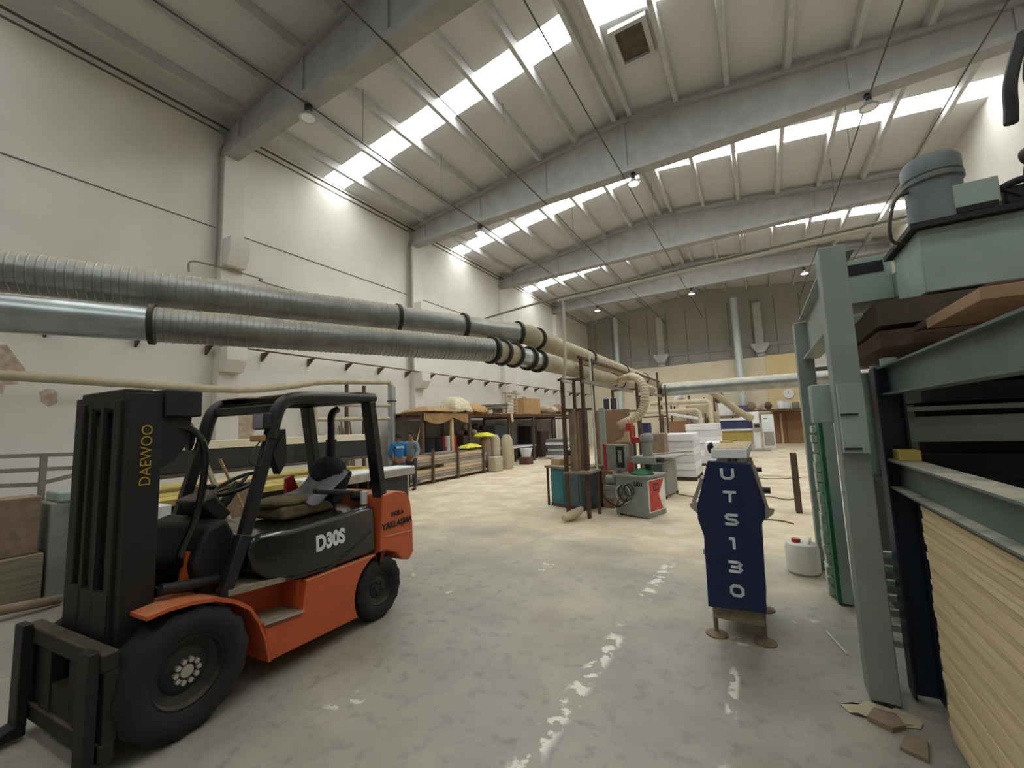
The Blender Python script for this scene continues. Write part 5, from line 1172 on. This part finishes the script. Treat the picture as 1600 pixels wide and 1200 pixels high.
# ------------------------------------------------------------------ two workers
def skin_mesh(name, nodes, edges, m, parent, root=0, sub=2):
    me = bpy.data.meshes.new(name); me.from_pydata([n[0] for n in nodes], edges, [])
    o = bpy.data.objects.new(name, me); COL.objects.link(o); o.parent = parent
    sk = o.modifiers.new('skin', 'SKIN'); sk.use_smooth_shade = True
    d = me.skin_vertices[0].data
    for i, n in enumerate(nodes):
        r = n[1]; d[i].radius = (r, r) if not isinstance(r, tuple) else r; d[i].use_root = (i == root)
    s = o.modifiers.new('sub', 'SUBSURF'); s.levels = sub; s.render_levels = sub
    me.materials.append(MATS[m]); return o
def worker(lab, loc, rz, top, hair_back, arms):
    t = thing('person', lab, 'person', loc, rz)
    N = [((0, 0, .95), (.15, .11)), ((0, .0, 1.12), (.13, .1)), ((0, .0, 1.3), (.16, .11)), ((0, 0, 1.42), (.13, .09)), ((0, 0, 1.5), .055), ((0, .02, 1.57), .07), ((0, .015, 1.65), (.085, .098)), ((0, .005, 1.71), (.07, .08))]
    E_ = [(i, i+1) for i in range(7)]
    def chain(start, pts):
        p = start
        for q in pts: N.append(q); E_.append((p, len(N)-1)); p = len(N)-1
        return p
    for s in (-1, 1):
        chain(0, [((s*.1, 0, .88), .1), ((s*.11, .02, .5), .065), ((s*.11, -.01, .28), .058), ((s*.11, -.02, .09), .045), ((s*.115, .06, .045), .042), ((s*.12, .15, .035), .035)])
        el, wr = arms
        w_ = chain(3, [((s*.17, 0, 1.4), .065), ((s*(.22+el[0]), el[1], el[2]), .045), ((s*wr[0], wr[1], wr[2]), .03)])
        d = (Vector((s*wr[0], wr[1], wr[2]))-Vector((s*(.22+el[0]), el[1], el[2]))).normalized()
        P = Vector((s*wr[0], wr[1], wr[2]))+d*.06; pa = chain(w_, [(tuple(P), (.035, .022))])
        sd = d.cross(Vector((0, 0, 1))) if abs(d.z) < .9 else Vector((0, 1, 0)); sd.normalize()
        for k_, (o_, ln) in enumerate(((-.03, .07), (-.01, .085), (.01, .08), (.03, .062))):
            a = P+sd*o_+d*.03; chain(pa, [(tuple(a), .01), (tuple(a+d*ln*.55+Vector((0, .008, 0))), .009), (tuple(a+d*ln+Vector((0, .03, -.004))), .007)])
        a = P-sd*.03-d*.015; chain(pa, [(tuple(a-sd*.02), .011), (tuple(a-sd*.035+d*.035), .009)])
    # nose
    chain(6, [((0, .105, 1.635), .014)])
    skin_mesh('body', N, E_, 'skin', t)
    # clothing
    J = [((0, 0, .93), (.165, .125)), ((0, 0, 1.12), (.155, .12)), ((0, 0, 1.3), (.18, .13)), ((0, 0, 1.43), (.14, .1)), ((0, 0, 1.48), .075)]; JE = [(0, 1), (1, 2), (2, 3), (3, 4)]
    for s in (-1, 1):
        el, wr = arms; b = len(J)
        e = Vector((s*(.22+el[0]), el[1], el[2])); w_ = Vector((s*wr[0], wr[1], wr[2]))
        J += [((s*.18, 0, 1.41), .085), (tuple(e), .065), (tuple(e.lerp(w_, .92)), .048)]; JE += [(3, b), (b, b+1), (b+1, b+2)]
    skin_mesh('jacket', J, JE, top, t)
    Tn = [((0, 0, .97), (.15, .115))]; TE = []
    for s in (-1, 1):
        b = len(Tn); Tn += [((s*.1, 0, .86), .118), ((s*.11, .02, .5), .085), ((s*.11, -.01, .1), .07)]; TE += [(0, b), (b, b+1), (b+1, b+2)]
    skin_mesh('trousers', Tn, TE, 'trouser', t)
    for s in (-1, 1):
        MB().ell((s*.117, .07, .04), .05, .13, .045).build('shoe', 'steel_dark', t)
        MB().ell((s*.034, .094, 1.66), .014, .012, .009).build('eye', 'eye', t)
        MB().ell((s*.034, .103, 1.66), .006, .005, .006).build('pupil', 'hair', t)
        MB().ell((s*.034, .1, 1.685), .024, .008, .006).build('eyebrow', 'hair', t)
        MB().ell((s*.092, .0, 1.645), .014, .024, .034).build('ear', 'skin', t)
    MB().ell((0, .1, 1.59), .026, .01, .008).build('mouth', 'lip', t)
    hm = MB()
    def hf(u, v):
        a = 2*PI*u; ph = PI*.56*v
        return (.097*math.sin(ph)*math.cos(a), -.006+.108*math.sin(ph)*math.sin(a)-(.03 if math.sin(a) > 0 else 0)*v, 1.665+.1*math.cos(ph)-(.05*v if math.sin(a) < 0 else 0))
    hm.grid(20, 8, hf).build('hair', 'hair', t, solid=.02)
    return t
wb = worker('person in a bright blue work jacket with white lettering, seen from behind', (-9.15, 8.9, 0), math.radians(65), 'blue_cloth', True, ((.03, .06, 1.14), (.16, .24, 1.02)))
text('MOBEL', .075, 'letter', wb, 'jacket_lettering', frame((0, -.142, 1.33), (1, 0, 0), (0, -.08, 1)), offset=.004)
worker('person in a grey shirt facing the worker in the blue jacket', (-9.3, 9.55, 0), math.radians(200), 'grey_cloth', False, ((.04, .02, 1.15), (.2, .2, 1.0)))
